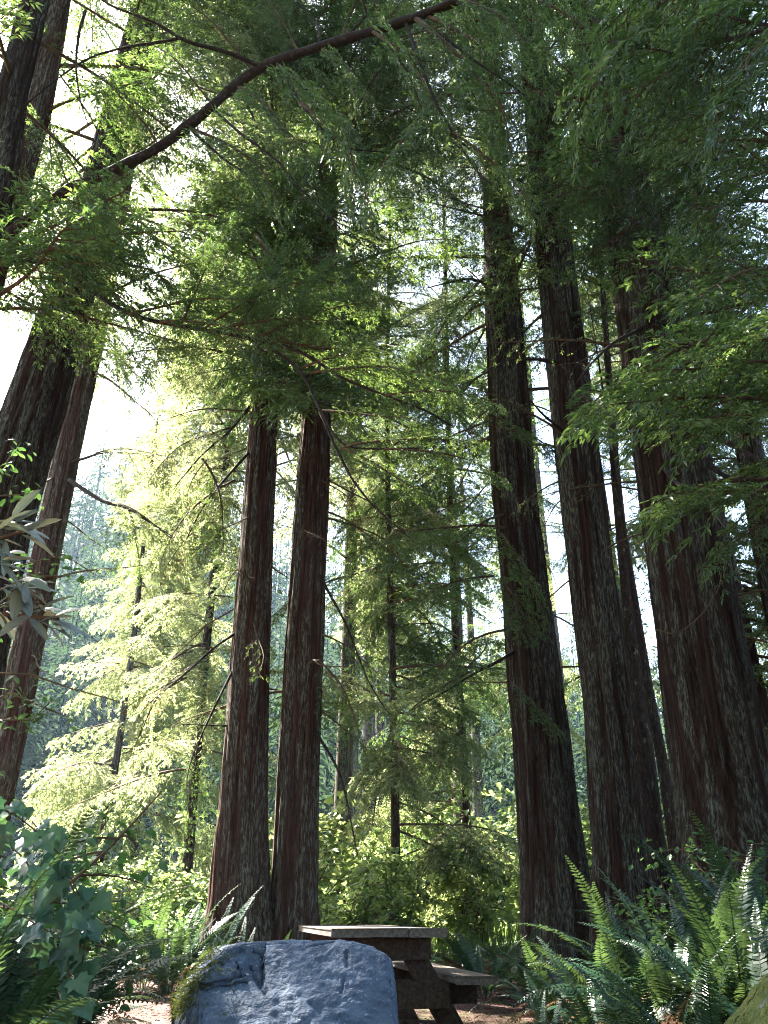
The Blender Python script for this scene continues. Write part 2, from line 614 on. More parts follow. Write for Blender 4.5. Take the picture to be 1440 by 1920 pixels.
reg("mid", M_ndl, seeds=(11, 12, 13, 14, 15), L=3.2, droop=.24, hang=.28, seclen=.34, sec_sp=.10, ter_sp=.07, bl=.092, bw=.027)
reg("long", M_ndl, seeds=(21, 22, 23, 24), L=4.6, droop=.26, hang=.40, bare=.22, seclen=.27, sec_sp=.11, ter_sp=.07, bl=.092, bw=.027)
reg("near", M_ndl, seeds=(31, 32, 33, 34), L=2.3, droop=.16, hang=.18, bl=.095, bw=.030, ter_sp=.08, seclen=.34, sec_sp=.08)
reg("weep", M_ndl, seeds=(41, 42, 43), L=3.4, droop=.34, hang=.85, seclen=.28, sec_sp=.11, ter_sp=.07, bl=.09, bw=.025)
reg("thin", M_ndl, seeds=(51, 52, 53), L=3.0, droop=.20, hang=.5, sec_sp=.16, ter_sp=.09, bare=.3, leafy=.6)
reg("dead", M_ndl, seeds=(61, 62, 63), L=2.2, droop=.25, hang=.55, sec_sp=.2, ter_sp=.16, bare=.2, leafy=.05, wob=.07)
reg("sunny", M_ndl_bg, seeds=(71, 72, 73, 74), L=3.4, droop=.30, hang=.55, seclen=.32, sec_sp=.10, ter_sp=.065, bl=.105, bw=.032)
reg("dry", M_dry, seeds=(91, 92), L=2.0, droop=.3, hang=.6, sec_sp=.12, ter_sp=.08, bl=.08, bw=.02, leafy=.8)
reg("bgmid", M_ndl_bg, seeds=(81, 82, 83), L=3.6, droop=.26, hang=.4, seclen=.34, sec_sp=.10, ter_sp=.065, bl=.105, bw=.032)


def add_bough(root, S, E, kind, roll=None, var=None):
    """one branch of a tree from S to E (world points)"""
    lst = BOUGH[kind]
    w, l, tip = lst[random.randrange(len(lst)) if var is None else var]
    S, E = Vector(S), Vector(E)
    d = E - S
    sc = d.length / tip.length
    up = Vector((0, 0, 1))
    x = d.normalized()
    yv = up.cross(x)
    yv = yv.normalized() if yv.length > .05 else Vector((1, 0, 0))
    zv = x.cross(yv)
    A = Matrix((x, yv, zv)).transposed()
    tx = tip.normalized()
    ty = up.cross(tx).normalized()
    tz = tx.cross(ty)
    Bm = Matrix((tx, ty, tz))
    R = A @ Bm
    ro = random.uniform(-.35, .35) if roll is None else roll
    R = Matrix.Rotation(ro, 3, x) @ R
    M = Matrix.Translation(S - root.location) @ R.to_4x4() @ Matrix.Diagonal((sc, sc, sc, 1))
    b = link("branch", w, root, M)
    if l is not None:
        link("foliage", l, b)
    return b


# sky gaps and open views that no branch grows across (photo pixels: cx, cy, rx, ry, chance to skip)
HOLES = [(15, 690, 75, 150, .97), (225, 720, 50, 150, .6), (330, 370, 130, 60, .5), (160, 250, 40, 80, .6), (120, 1150, 110, 260, .95),
         (820, 470, 100, 75, .65), (515, 880, 22, 150, .9), (530, 1080, 22, 80, .95), (1022, 850, 22, 330, .85), (1172, 960, 34, 220, .85),
         (440, 400, 60, 120, .5), (240, 80, 60, 60, .5), (640, 370, 60, 60, .5), (60, 120, 60, 90, .5),
         (250, 1450, 160, 150, .7), (440, 1350, 110, 380, .8), (560, 1350, 90, 400, .85), (1030, 1350, 75, 330, .9), (1150, 1400, 60, 280, .9), (1320, 1350, 110, 300, .85)]


def in_hole(p):
    q = proj(p)
    if q is None:
        return 0
    m = 0
    for (cx, cy_, rx, ry, pr) in HOLES:
        if ((q[0] - cx) / rx) ** 2 + ((q[1] - cy_) / ry) ** 2 < 1:
            m = max(m, pr)
    return m


# ------------------------------------------------------------------ tree trunks
def path_fn(P):
    P = np.array(P)
    z = P[:, 2]

    def f(h):
        h = np.asarray(h, float)
        out = np.stack([np.interp(h, z, P[:, k]) for k in range(4)], -1)
        top = h > z[-1]
        if np.any(top):
            sl = (P[-1] - P[-2]) / (z[-1] - z[-2])
            ex = P[-1] + (h - z[-1])[..., None] * sl
            out = np.where(top[..., None], ex, out)
        out[..., 2] = h
        return out
    return f


def trunk(root, pix, D, mat, seed, top=30, seg=160, dz=.15, furrow=.075, flare=.25, nf=15, rot=0):
    """trunk through photo points (px, py, width px) all D metres away; local to root"""
    P = []
    for (px, py, w) in pix:
        p = at(px, py, D)
        P.append((p.x, p.y, p.z, .5 * w * mpp(py, D)))
    g = gzf(P[0][0], D) - .15
    if P[0][2] > g + .05:      # carry the line down to the ground
        a, b = np.array(P[0]), np.array(P[1])
        s = (b - a) / (b[2] - a[2])
        c = a + s * (g - a[2])
        c[3] = max(a[3], min(c[3], a[3] * 1.35))
        P.insert(0, tuple(c))
    f = path_fn(P)
    h = np.concatenate([np.arange(P[0][2], 16, dz), np.arange(16, top + .1, dz * 3)])
    C = f(h)
    rad = C[:, 3]
    i16 = np.searchsorted(h, P[-1][2])
    hl, rl = h[min(i16, len(h) - 1)], rad[min(i16, len(h) - 1)]
    rad = np.where(h > hl, rl * np.clip((top + .5 - h) / (top + .5 - hl), .03, 1), rad)
    u = np.linspace(0, 1, seg, endpoint=False)[None]
    hh = h[:, None]
    tw = .06 * np.sin(hh * .35 + seed) + .02 * hh * (1 if seed % 2 else -1) * .3
    ha = hh - h[0]

    def ridged(k, vf, sd):
        q = vnoise((u + tw) * k + .35 * vnoise(u * k, hh * .8, k, sd + 50), hh * vf, k, sd)
        return np.minimum(1, np.abs(2 * q - 1) * 2.2)
    disp = (ridged(nf, .22, seed) * .55 + ridged(nf * 2, .6, seed + 1) * .3 + ridged(nf * 4, 1.6, seed + 2) * .15) - .5
    lump = vnoise(u * 5, hh * .5, 5, seed + 9) - .5
    but = (vnoise(u * 6 + .2 * seed, hh * 0, 6, seed + 4) - .5)
    rs = rad[:, None] * (1 + .05 * lump + flare * but * np.exp(-ha / .8)) + furrow * disp * np.clip(rad[:, None] / .35, .22, 1.2)
    th = 2 * np.pi * u
    V = np.stack([C[:, 0:1] + rs * np.cos(th), C[:, 1:2] + rs * np.sin(th), np.broadcast_to(hh, rs.shape)], -1) - np.array(root.location)
    m = MB()
    i, j = np.meshgrid(np.arange(len(h) - 1), np.arange(seg), indexing='ij')
    k = (j + 1) % seg
    m.add(V.reshape(-1, 3), np.stack([i * seg + j, i * seg + k, (i + 1) * seg + k, (i + 1) * seg + j], -1).reshape(-1, 4))
    link("trunk", m.mesh("trunk", mat, True), root)

    def surf(hq, az):
        c = f(np.array([hq]))[0]
        r_ = float(np.interp(hq, h, rad)) * .85
        return Vector((c[0] + r_ * math.cos(az), c[1] + r_ * math.sin(az), hq))
    return surf


def crown(root, surf, n, h0, h1, L0, L1, kinds, pitch=(-.35, .15), az=None, gate=True, seed=0, low=0):
    rd = random.Random(seed)
    k = tries = 0
    while k < n and tries < n * 6:
        tries += 1
        h = h0 + (h1 - h0) * rd.random()
        a = rd.uniform(0, 2 * math.pi) if az is None else rd.gauss(az[0], az[1])
        s = surf(h, a)
        fr = (h - h0) / (h1 - h0)
        L = (L0 + (L1 - L0) * fr) * rd.uniform(.7, 1.2)
        p = rd.uniform(*pitch)
        e = s + Vector((math.cos(a) * math.cos(p), math.sin(a) * math.cos(p), math.sin(p))) * L
        if gate:
            m = max(in_hole(s.lerp(e, .45)), in_hole(s.lerp(e, .75)), in_hole(e))
            if rd.random() < m:
                continue
        if (e - cam.location).length < 2.2 or (s.lerp(e, .6) - cam.location).length < 2.2:
            continue
        kd = rd.choice(kinds)
        add_bough(root, s, e, kd, rd.uniform(-.35, .35), rd.randrange(len(BOUGH[kd])))
        k += 1


def tree(name, label, pix, D, mat, seed, group=None, cat="tree", **kw):
    b = at(pix[0][0], pix[0][1], D)
    root = thing(name, label, cat, (b.x, b.y, gzf(b.x, b.y)), 0, group)
    return root, trunk(root, pix, D, mat, seed, **kw)


G_RW = "redwood trunks around the picnic clearing"
tA, sA = tree("redwood_tree", "reddish furrowed redwood, left one of the twin pair behind the blue boulder",
              [(447, 1745, 126), (449, 1690, 108), (455, 1500, 85), (464, 1300, 73), (481, 1000, 58), (496, 750, 50), (518, 300, 34)], 13, M_bark_red, 101, G_RW)
tB, sB = tree("redwood_tree", "lichen streaked redwood, right one of the twin pair directly behind picnic table end",
              [(552, 1745, 92), (552, 1690, 82), (558, 1500, 79), (568, 1300, 73), (580, 1000, 63), (592, 790, 52), (612, 400, 38)], 13.2, M_bark_red, 102, G_RW)
tC, sC = tree("redwood_tree", "tall straight redwood standing alone behind the ferns right of the picnic bench",
              [(1047, 1720, 134), (1040, 1640, 119), (1020, 1450, 104), (1004, 1300, 95), (962, 900, 77), (941, 530, 58), (920, 200, 40)], 14, M_bark, 103, G_RW)
tD, sD = tree("redwood_tree", "redwood with grey green lichen, with a thin scaly trunk pressed against its side",
              [(1170, 1700, 112), (1160, 1600, 92), (1138, 1300, 86), (1088, 900, 77), (1042, 500, 64), (1010, 200, 50)], 12.4, M_bark, 104, G_RW)
tE, sE = tree("redwood_tree", "widest dark redwood with swollen base rising behind the tall sword ferns",
              [(1385, 1640, 222), (1374, 1560, 190), (1354, 1450, 170), (1327, 1300, 160), (1265, 900, 126), (1200, 500, 100), (1120, 100, 66)], 10.5, M_bark, 105, G_RW, flare=.35, seg=190)
tF, sF = tree("redwood_tree", "massive leaning redwood at the frame edge with dark shaded bark above silvery shrub",
              [(-62, 1200, 140), (-15, 1000, 122), (73, 750, 99), (130, 560, 82), (200, 300, 62), (250, 100, 50)], 11, M_bark, 106, G_RW, flare=.2)
tG, sG = tree("redwood_tree", "narrower sunlit red barked redwood leaning just behind the massive leaning one",
              [(-8, 1480, 66), (34, 1300, 56), (94, 1000, 47), (147, 750, 43), (178, 620, 39), (228, 350, 32), (250, 240, 28)], 15, M_bark_red, 107, G_RW)
tH, sH = tree("redwood_tree", "leaning red trunk holding the long dark curved limb across the top",
              [(-130, 850, 88), (-60, 620, 70), (8, 400, 58), (72, 200, 48), (98, 80, 41), (112, 0, 36)], 9, M_bark_red, 108, G_RW)
tI, sI = tree("redwood_tree", "dark trunk veiled in foliage in the upper corner beside leaning red trunk",
              [(-190, 1000, 90), (-80, 600, 70), (0, 330, 58), (25, 160, 52), (58, 30, 48)], 7.5, M_bark, 109, G_RW)
tJ, sJ = tree("slender_tree", "thin scaly barked trunk pressed against the side of a lichen covered redwood",
              [(1228, 1640, 62), (1220, 1560, 48), (1197, 1300, 30), (1185, 1200, 25), (1155, 900, 18), (1148, 800, 15)], 13.4, M_bark_thin, 110, "slender understory trunks", seg=28, furrow=.015, top=20)
tK, sK = tree("slender_tree", "very thin dark pole trunk leaning against the widest redwood",
              [(1268, 1600, 26), (1246, 1450, 22), (1218, 1300, 17), (1198, 1170, 13), (1178, 1040, 9)], 13.0, M_bark_thin, 111, "slender understory trunks", seg=20, furrow=.008, top=12)

# off-frame neighbours whose boughs hang into the view and shade the glade
tR, sR = tree("redwood_tree", "shaggy redwood whose dark boughs sweep in over the ferns from the side",
              [(1700, 1500, 150), (1640, 1000, 130), (1560, 400, 90)], 8.5, M_bark, 112, G_RW)

# crowns of the main trees
UP = ["mid", "long", "weep"]
crown(tA, sA, 80, 11.0, 27, 3.0, 3.6, ["mid", "long", "weep", "sunny"], seed=1)
crown(tB, sB, 90, 9.0, 27, 3.2, 3.6, ["mid", "long", "weep", "bgmid"], seed=2)
crown(tC, sC, 64, 9.0, 29, 3.2, 4.0, UP, seed=3)
crown(tD, sD, 46, 11.0, 28, 3.0, 4.0, UP, seed=4)
crown(tE, sE, 40, 9.0, 26, 3.2, 4.4, UP, seed=5)
crown(tF, sF, 48, 10.5, 27, 3.0, 4.0, UP, seed=6)
crown(tG, sG, 50, 12.0, 30, 3.0, 4.0, ["mid", "long", "sunny"], seed=7)
crown(tH, sH, 44, 8.5, 24, 2.8, 3.6, UP, seed=8)
crown(tI, sI, 34, 5.8, 20, 2.4, 3.4, ["near", "mid", "long"], seed=9)
crown(tR, sR, 22, 2.6, 18, 3.0, 4.2, ["near", "mid", "long", "mid"], az=(math.radians(165), .9), seed=10)
crown(tJ, sJ, 16, 7, 19, 1.6, 2.4, ["thin", "mid"], seed=11)
FR_ = -math.pi / 2
crown(tA, sA, 26, 9.5, 20, 2.0, 3.0, ["near", "mid", "thin"], az=(FR_, .7), gate=False, seed=61)
crown(tB, sB, 28, 9.0, 20, 2.0, 3.2, ["near", "mid", "thin"], az=(FR_, .7), gate=False, seed=62)
crown(tC, sC, 20, 12, 24, 2.0, 3.0, ["near", "mid"], az=(FR_, .7), gate=False, seed=63)
crown(tD, sD, 20, 11, 22, 2.0, 3.0, ["near", "mid"], az=(FR_, .7), gate=False, seed=64)
# dead lower twigs on the trunks
for (t, s, n, h0, h1, sd) in ((tA, sA, 9, 4, 11, 31), (tB, sB, 9, 3.5, 9, 32), (tC, sC, 8, 4, 10, 33), (tD, sD, 9, 4, 12, 34), (tE, sE, 14, 4, 11, 35), (tG, sG, 8, 4, 12, 36)):
    crown(t, s, n, h0, h1, 1.6, 2.4, ["dead", "thin"], pitch=(-.9, .2), gate=False, seed=sd)


def pb(root, a, b, kind, **kw):
    add_bough(root, at(*a), at(*b), kind, **kw)


def limb(root, pts, w0, w1, mat=M_limb, n=8, name="limb"):
    P = np.array([tuple(at(*p)) for p in pts])
    t = np.linspace(0, 1, len(P))
    tt = np.linspace(0, 1, len(P) * 5)
    # smooth through the points
    Q = np.stack([np.interp(tt, t, P[:, k]) for k in range(3)], 1)
    for _ in range(4):
        Q[1:-1] = .25 * Q[:-2] + .5 * Q[1:-1] + .25 * Q[2:]
    d = np.interp(tt, t, [mpp(p[1], p[2]) for p in pts])
    rad = .5 * np.interp(tt, [0, 1], [w0, w1]) * d
    rad = rad * (1 + .10 * np.sin(tt * 61) + .06 * np.sin(tt * 137))
    m = MB()
    m.tube(Q - np.array(root.location), rad, n)
    return link(name, m.mesh("limb", mat, True), root)


for r_, a, b in ((tA, (350, 1270, 12.3), (235, 1330, 11.9)), (tA, (360, 1000, 12.2), (300, 1090, 12)), (tA, (390, 860, 12.3), (350, 960, 12.1)), (tA, (270, 1350, 11.8), (250, 1450, 11.7)),
                 (tC, (930, 560, 13.6), (840, 640, 13)), (tC, (925, 760, 13.6), (870, 850, 13)), (tD, (1030, 420, 12.2), (960, 330, 11.6)), (tB, (600, 900, 13), (680, 980, 12.6)), (tB, (600, 1500, 13), (650, 1560, 12.8))):
    add_bough(r_, at(*a), at(*b), "dry")
# the long dark limb that crosses the top, with its hanging side branches
limb(tH, [(-25, 470, 8.9), (60, 405, 8.7), (130, 352, 8.5), (210, 322, 8.3), (300, 277, 8.1), (380, 215, 7.9), (440, 160, 7.7), (490, 125, 7.5), (560, 100, 7.3),
          (640, 76, 7.1), (720, 52, 6.9), (790, 30, 6.7), (870, -4, 6.5), (960, -60, 6.2), (1060, -150, 5.9)], 20, 17)
for pts, w in (([(490, 125, 7.5), (420, 95, 7.3), (350, 80, 7.2), (290, 40, 7.1), (200, 10, 7), (150, -40, 7)], 10),
               ([(340, 70, 7.2), (310, 78, 7.2), (250, 85, 7.3), (170, 105, 7.4), (110, 145, 7.6), (50, 195, 7.7)], 7),
               ([(160, 20, 7.2), (148, 60, 7.2), (143, 100, 7.3), (143, 140, 7.3), (150, 190, 7.4), (168, 240, 7.5)], 6),
               ([(520, 120, 7.4), (560, 190, 7.2), (600, 240, 7.1), (650, 280, 7.0), (720, 285, 6.9)], 7),
               ([(760, 40, 6.8), (785, 110, 6.7), (815, 190, 6.6), (850, 250, 6.5), (890, 320, 6.4), (950, 370, 6.3), (962, 400, 6.3)], 7),
               ([(785, 35, 6.7), (840, 75, 6.6), (890, 115, 6.5), (960, 160, 6.4), (1010, 200, 6.3)], 7),
               ([(705, 60, 6.9), (745, 105, 6.8), (770, 145, 6.8), (790, 205, 6.7), (820, 240, 6.7)], 5),
               ([(640, 76, 7.1), (690, 30, 7.0), (680, 0, 6.9), (660, -40, 6.9)], 6),
               ([(600, 85, 7.2), (598, 45, 7.2), (570, 20, 7.2), (550, -20, 7.2)], 6),
               ([(400, 205, 7.9), (450, 250, 7.6), (520, 300, 7.4), (560, 350, 7.3), (640, 430, 7.2)], 6),
               ([(360, 245, 8.0), (420, 300, 7.8), (470, 330, 7.6), (500, 380, 7.5)], 6)):
    limb(tH, pts, w, 2.2, n=6, name="branch")
for a, b in (((470, 130, 7.5), (300, -30, 7)), ((560, 100, 7.3), (480, -60, 7)), ((640, 78, 7.1), (720, -90, 6.8)), ((520, 125, 7.4), (640, 260, 6.9)),
             ((700, 60, 6.9), (830, 230, 6.5)), ((780, 36, 6.7), (960, 300, 6.2)), ((800, 30, 6.7), (1020, 180, 6.1)), ((600, 90, 7.2), (700, 190, 6.8)),
             ((400, 200, 7.9), (250, 60, 7.4)), ((440, 160, 7.7), (580, 300, 7.2)), ((350, 240, 8), (520, 380, 7.4)), ((300, 277, 8.1), (180, 130, 7.7)),
             ((210, 322, 8.3), (230, 470, 7.8)), ((130, 352, 8.5), (60, 220, 8.1)), ((860, 0, 6.5), (980, 90, 6.1)), ((720, 52, 6.9), (800, -60, 6.6)),
             ((900, -30, 6.3), (1120, 60, 5.9)), ((560, 190, 7.2), (700, 400, 6.8)),
             ((820, 190, 6.6), (700, 330, 6.4)), ((850, 250, 6.5), (1000, 420, 6.2))):
    pb(tH, a, b, random.choice(["near", "near", "mid"]))

# dark foliage band that hangs across the middle, from the corner trunk
limb(tI, [(-60, 470, 8), (20, 487, 7.8), (100, 490, 7.6), (190, 560, 7.4), (260, 598, 7.2), (380, 618, 7.0), (480, 635, 6.9), (565, 690, 6.8), (600, 770, 6.7), (640, 840, 6.6), (720, 842, 6.5), (800, 840, 6.4)], 12, 2.5)
limb(tI, [(480, 635, 6.9), (570, 660, 6.8), (640, 710, 6.7), (720, 740, 6.6), (800, 770, 6.5), (850, 800, 6.5)], 8, 2.5, name="branch", n=6)
limb(tI, [(600, 770, 6.7), (625, 830, 6.7), (660, 900, 6.6), (700, 950, 6.6), (770, 1010, 6.5)], 7, 2.2, name="branch", n=6)
for a, b in (((20, 487, 7.8), (190, 420, 7.3)), ((60, 490, 7.7), (250, 480, 7.0)), ((100, 490, 7.6), (330, 540, 6.9)), ((190, 560, 7.4), (420, 480, 6.9)), ((240, 590, 7.2), (470, 560, 6.7)),
             ((300, 605, 7.1), (520, 640, 6.6)), ((380, 618, 7.0), (600, 520, 6.6)), ((400, 620, 7.0), (620, 600, 6.5)), ((480, 635, 6.9), (720, 560, 6.4)), ((500, 640, 6.9), (700, 660, 6.5)),
             ((565, 690, 6.8), (800, 640, 6.4)), ((580, 700, 6.8), (850, 720, 6.3)), ((600, 770, 6.7), (800, 800, 6.3)), ((640, 840, 6.6), (900, 830, 6.3)), ((640, 840, 6.6), (800, 930, 6.3)),
             ((720, 742, 6.6), (940, 760, 6.2)), ((720, 842, 6.5), (950, 900, 6.2)), ((190, 560, 7.4), (90, 470, 7.2)), ((480, 440, 7.2), (560, 590, 6.9)), ((340, 610, 7.0), (440, 420, 6.9)),
             ((130, 500, 7.6), (260, 590, 7.0)), ((520, 650, 6.9), (640, 480, 6.6)), ((440, 628, 6.9), (560, 460, 6.8)), ((620, 700, 6.7), (760, 690, 6.4))):
    pb(tI, a, b, random.choice(["near", "mid", "mid"]))

# boughs that reach in over the ferns from the shaggy off-frame redwood
R0 = 1500
for a, b in (((1560, 560, 7), (1180, 740, 5.6)), ((1540, 640, 6.6), (1090, 770, 5.4)), ((1560, 700, 6.4), (1230, 640, 5.3)), ((1530, 700, 6.2), (1290, 830, 5.4)),
             ((1560, 900, 6.5), (1230, 960, 5.6)), ((1560, 980, 6.2), (1330, 1050, 5.5)), ((1540, 330, 7.2), (1230, 220, 5.8)), ((1560, 200, 7), (1200, 90, 5.6)),
             ((1560, 400, 7), (1290, 380, 5.8)), ((1560, 520, 7), (1300, 560, 5.8)),
             ((1580, 760, 6.2), (1350, 700, 5)), ((1580, 20, 7), (1330, 40, 5.2)), ((1560, 600, 7.5), (1330, 480, 6.4))):
    pb(tR, a, b, random.choice(["near", "near", "mid"]))
for a, b in (((1520, 690, 5.2), (1200, 700, 4.6)), ((1520, 760, 5.2), (1110, 760, 4.8)), ((1520, 640, 5.2), (1330, 660, 4.4)), ((1530, 800, 5.0), (1260, 790, 4.5)), ((1500, 60, 5.4), (1290, 60, 4.6)),
             ((1500, 120, 5.4), (1340, 200, 4.5)), ((1480, -40, 5.6), (1130, 60, 5.0)), ((1500, 40, 5.4), (1170, 170, 5.0)), ((1520, 930, 5.4), (1240, 930, 4.9)), ((1500, 10, 5.0), (1400, 130, 4.3)), ((1350, -60, 5.6), (1060, 190, 5.2))):
    pb(tR, a, b, "near")
# boughs that hang in front of the upper twin trunks and the lone redwood
for r_, a, b in ((tB, (600, 640, 13), (560, 560, 9.8)), (tB, (604, 560, 13), (620, 470, 9.6)), (tB, (608, 470, 13), (650, 370, 9.8)), (tB, (612, 400, 13), (590, 300, 9.6)), (tB, (616, 330, 13), (640, 210, 9.8)),
                 (tB, (598, 720, 13), (640, 690, 10.2)), (tB, (596, 760, 13), (570, 740, 10.4)), (tA, (500, 700, 13), (470, 660, 10)), (tA, (506, 600, 13), (520, 520, 9.8)), (tA, (512, 480, 13), (480, 380, 9.8)), (tA, (496, 740, 13), (520, 730, 10.4)),
                 (tC, (905, 120, 14), (930, 10, 11)), (tC, (915, 200, 14), (900, 120, 11))):
    pb(r_, a, b, random.choice(["mid", "weep", "near"]))
# bare dark limbs sweeping from the widest redwood to the side
for pts, w in (([(1190, 560, 10.5), (1260, 610, 9.9), (1340, 580, 9.3), (1450, 560, 8.8)], 17), ([(1165, 250, 10.4), (1260, 290, 9.8), (1360, 300, 9.3), (1460, 330, 8.9)], 16),
               ([(1150, 200, 10.4), (1200, 250, 9.9), (1310, 270, 9.3), (1450, 225, 8.7)], 15), ([(1270, 770, 10.4), (1330, 810, 10), (1420, 860, 9.4), (1500, 930, 9)], 16),
               ([(1290, 830, 10.4), (1350, 890, 10), (1440, 930, 9.6)], 15), ([(1240, 870, 10.2), (1270, 910, 9.6), (1310, 920, 9), (1360, 990, 8.6)], 10),
               ([(1215, 610, 10.2), (1150, 640, 9.8), (1100, 690, 9.5), (1080, 720, 9.4)], 7), ([(1170, 170, 10.4), (1230, 120, 9.8), (1330, 150, 9.2), (1450, 110, 8.7)], 11),
               ([(1230, 1180, 10.1), (1270, 1192, 9.9), (1320, 1150, 9.7), (1350, 1100, 9.6), (1352, 1075, 9.6)], 3)):
    limb(tE, pts, w, max(2, w * .3), mat=M_limb if w > 4 else M_twig)
# bare branches on the twins and on the red trunk
for r_, pts, w in ((tA, [(440, 1188, 12.9), (400, 1215, 12.6), (340, 1270, 12.3), (290, 1310, 12), (262, 1380, 11.8)], 6), (tA, [(448, 1235, 12.9), (405, 1320, 12.6), (372, 1390, 12.4), (360, 1460, 12.3)], 6),
                   (tA, [(470, 760, 12.8), (430, 810, 12.5), (380, 850, 12.2), (330, 910, 12)], 6), (tA, [(465, 850, 12.8), (420, 900, 12.5), (380, 950, 12.3), (340, 1030, 12)], 6),
                   (tA, [(445, 1362, 12.9), (390, 1360, 12.8), (340, 1358, 12.6)], 4), (tB, [(588, 1365, 13), (640, 1450, 12.8), (660, 1550, 12.6), (672, 1610, 12.5)], 6),
                   (tG, [(130, 900, 14.8), (190, 940, 14.2), (235, 950, 13.9), (290, 985, 13.6), (330, 1010, 13.4)], 10), (tG, [(125, 868, 14.9), (158, 860, 14.8), (190, 848, 14.4), (260, 850, 14)], 7),
                   (tG, [(178, 622, 14.9), (205, 640, 14.6), (240, 690, 14.2), (290, 730, 13.8)], 4), (tC, [(975, 1215, 13.9), (935, 1240, 13.5), (890, 1262, 13.3), (830, 1300, 13), (765, 1335, 12.8)], 8),
                   (tB, [(598, 1078, 13), (650, 1170, 12.8), (690, 1280, 12.6), (730, 1340, 12.5)], 6), (tD, [(1045, 680, 12.2), (1000, 672, 12), (950, 675, 11.8), (900, 700, 11.7)], 9),
                   (tD, [(1060, 810, 12.2), (1020, 780, 12), (985, 740, 11.9)], 7), (tC, [(930, 540, 13.7), (880, 520, 13.4), (800, 540, 13.1)], 8)):
    limb(r_, pts, w, 1.8, n=6, name="branch")
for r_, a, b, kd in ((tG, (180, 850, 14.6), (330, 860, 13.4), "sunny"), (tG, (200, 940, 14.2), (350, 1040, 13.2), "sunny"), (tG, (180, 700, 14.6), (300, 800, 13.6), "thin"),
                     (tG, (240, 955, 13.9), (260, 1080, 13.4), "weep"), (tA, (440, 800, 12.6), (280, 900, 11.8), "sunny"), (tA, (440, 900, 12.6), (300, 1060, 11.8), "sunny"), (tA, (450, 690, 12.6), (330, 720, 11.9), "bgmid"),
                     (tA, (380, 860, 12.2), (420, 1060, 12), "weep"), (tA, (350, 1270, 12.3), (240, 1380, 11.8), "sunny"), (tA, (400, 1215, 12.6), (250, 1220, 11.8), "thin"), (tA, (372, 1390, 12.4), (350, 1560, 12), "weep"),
                     (tC, (925, 1080, 13.6), (760, 1150, 12.6), "mid"), (tC, (950, 990, 13.7), (720, 1010, 12.4), "mid"), (tC, (880, 1260, 13.2), (720, 1400, 12.5), "mid"),
                     (tC, (950, 1180, 13.6), (790, 1300, 12.5), "weep"), (tB, (615, 960, 13), (760, 1060, 12.4), "mid"), (tB, (605, 1190, 13), (740, 1290, 12.4), "mid"), (tB, (600, 1240, 13), (690, 1420, 12.4), "weep"),
                     (tC, (940, 1000, 13.4), (1010, 1130, 12.6), "near"), (tC, (960, 1280, 13.4), (1050, 1380, 12.7), "near"), (tC, (950, 1100, 13.2), (1000, 1200, 12.5), "near"),
                     (tC, (930, 800, 13.6), (1060, 860, 12.6), "near"), (tD, (1075, 740, 12), (1130, 800, 11.2), "near"), (tD, (1060, 900, 12), (960, 960, 11.2), "thin")):
    add_bough(r_, at(*a), at(*b), kd)


# ------------------------------------------------------------------ background conifers with whole crowns
def bg_tree(name, label, px, D, r, top, n, h0, L0, L1, kinds, mat=M_bark, seed=0, gate=True, group="conifers beyond the clearing", lean=0, pitch=(-.6, .05)):
    f = fwd_up(1715)[0]
    x = (px - 720) * D / f
    z = gzf(x, D)
    root = thing(name, label, "tree", (x, D, z), 0, group)
    m = MB()
    t = np.linspace(0, 1, 24)
    pts = np.stack([lean * t * t + .08 * np.sin(t * 7 + seed), .05 * np.sin(t * 5), t * top - .2], 1)
    m.tube(pts, r * (1 - t) ** .8 + .02, 12)
    link("trunk", m.mesh("trunk", mat, True), root)

    def surf(h, a):
        tt = (h - z) / top
        return Vector((x + lean * tt * tt, D, h)) + Vector((math.cos(a), math.sin(a), 0)) * r * (1 - min(tt, .95)) * .5
    crown(root, surf, n, z + h0, z + top * .97, L0, L1, kinds, pitch=pitch, gate=gate, seed=seed + 500)
    return root


BK = ["bgmid", "weep", "mid"]
bg_tree("conifer_tree", "drooping dark green conifer between the twin redwoods and the lone straight redwood", 735, 18.5, .08, 24, 165, 2.2, 3.4, 1.6, BK, seed=1)
bg_tree("conifer_tree", "olive green conifer just left of the lone straight redwood, branches nearly to ground", 880, 21, .10, 27, 165, 2.0, 3.6, 1.6, BK, seed=2)
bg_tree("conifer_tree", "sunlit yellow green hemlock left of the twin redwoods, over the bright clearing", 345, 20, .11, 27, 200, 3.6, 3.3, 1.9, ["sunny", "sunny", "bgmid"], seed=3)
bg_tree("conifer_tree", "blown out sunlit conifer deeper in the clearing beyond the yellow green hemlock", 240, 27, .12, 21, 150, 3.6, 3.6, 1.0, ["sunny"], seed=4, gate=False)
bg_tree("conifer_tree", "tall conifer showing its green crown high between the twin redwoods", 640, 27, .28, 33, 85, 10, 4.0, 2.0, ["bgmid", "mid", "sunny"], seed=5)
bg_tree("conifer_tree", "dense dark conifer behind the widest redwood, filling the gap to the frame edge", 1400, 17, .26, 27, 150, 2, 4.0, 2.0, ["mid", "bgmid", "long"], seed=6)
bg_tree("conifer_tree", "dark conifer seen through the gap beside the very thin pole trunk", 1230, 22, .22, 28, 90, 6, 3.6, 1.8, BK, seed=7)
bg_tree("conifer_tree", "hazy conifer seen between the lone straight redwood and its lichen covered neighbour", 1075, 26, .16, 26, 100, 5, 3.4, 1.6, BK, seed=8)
bg_tree("conifer_tree", "pale glowing conifer at the rim of the clearing under the hazy hillside", 175, 24, .11, 17, 100, 3.6, 3.2, 1.0, ["sunny"], seed=11)
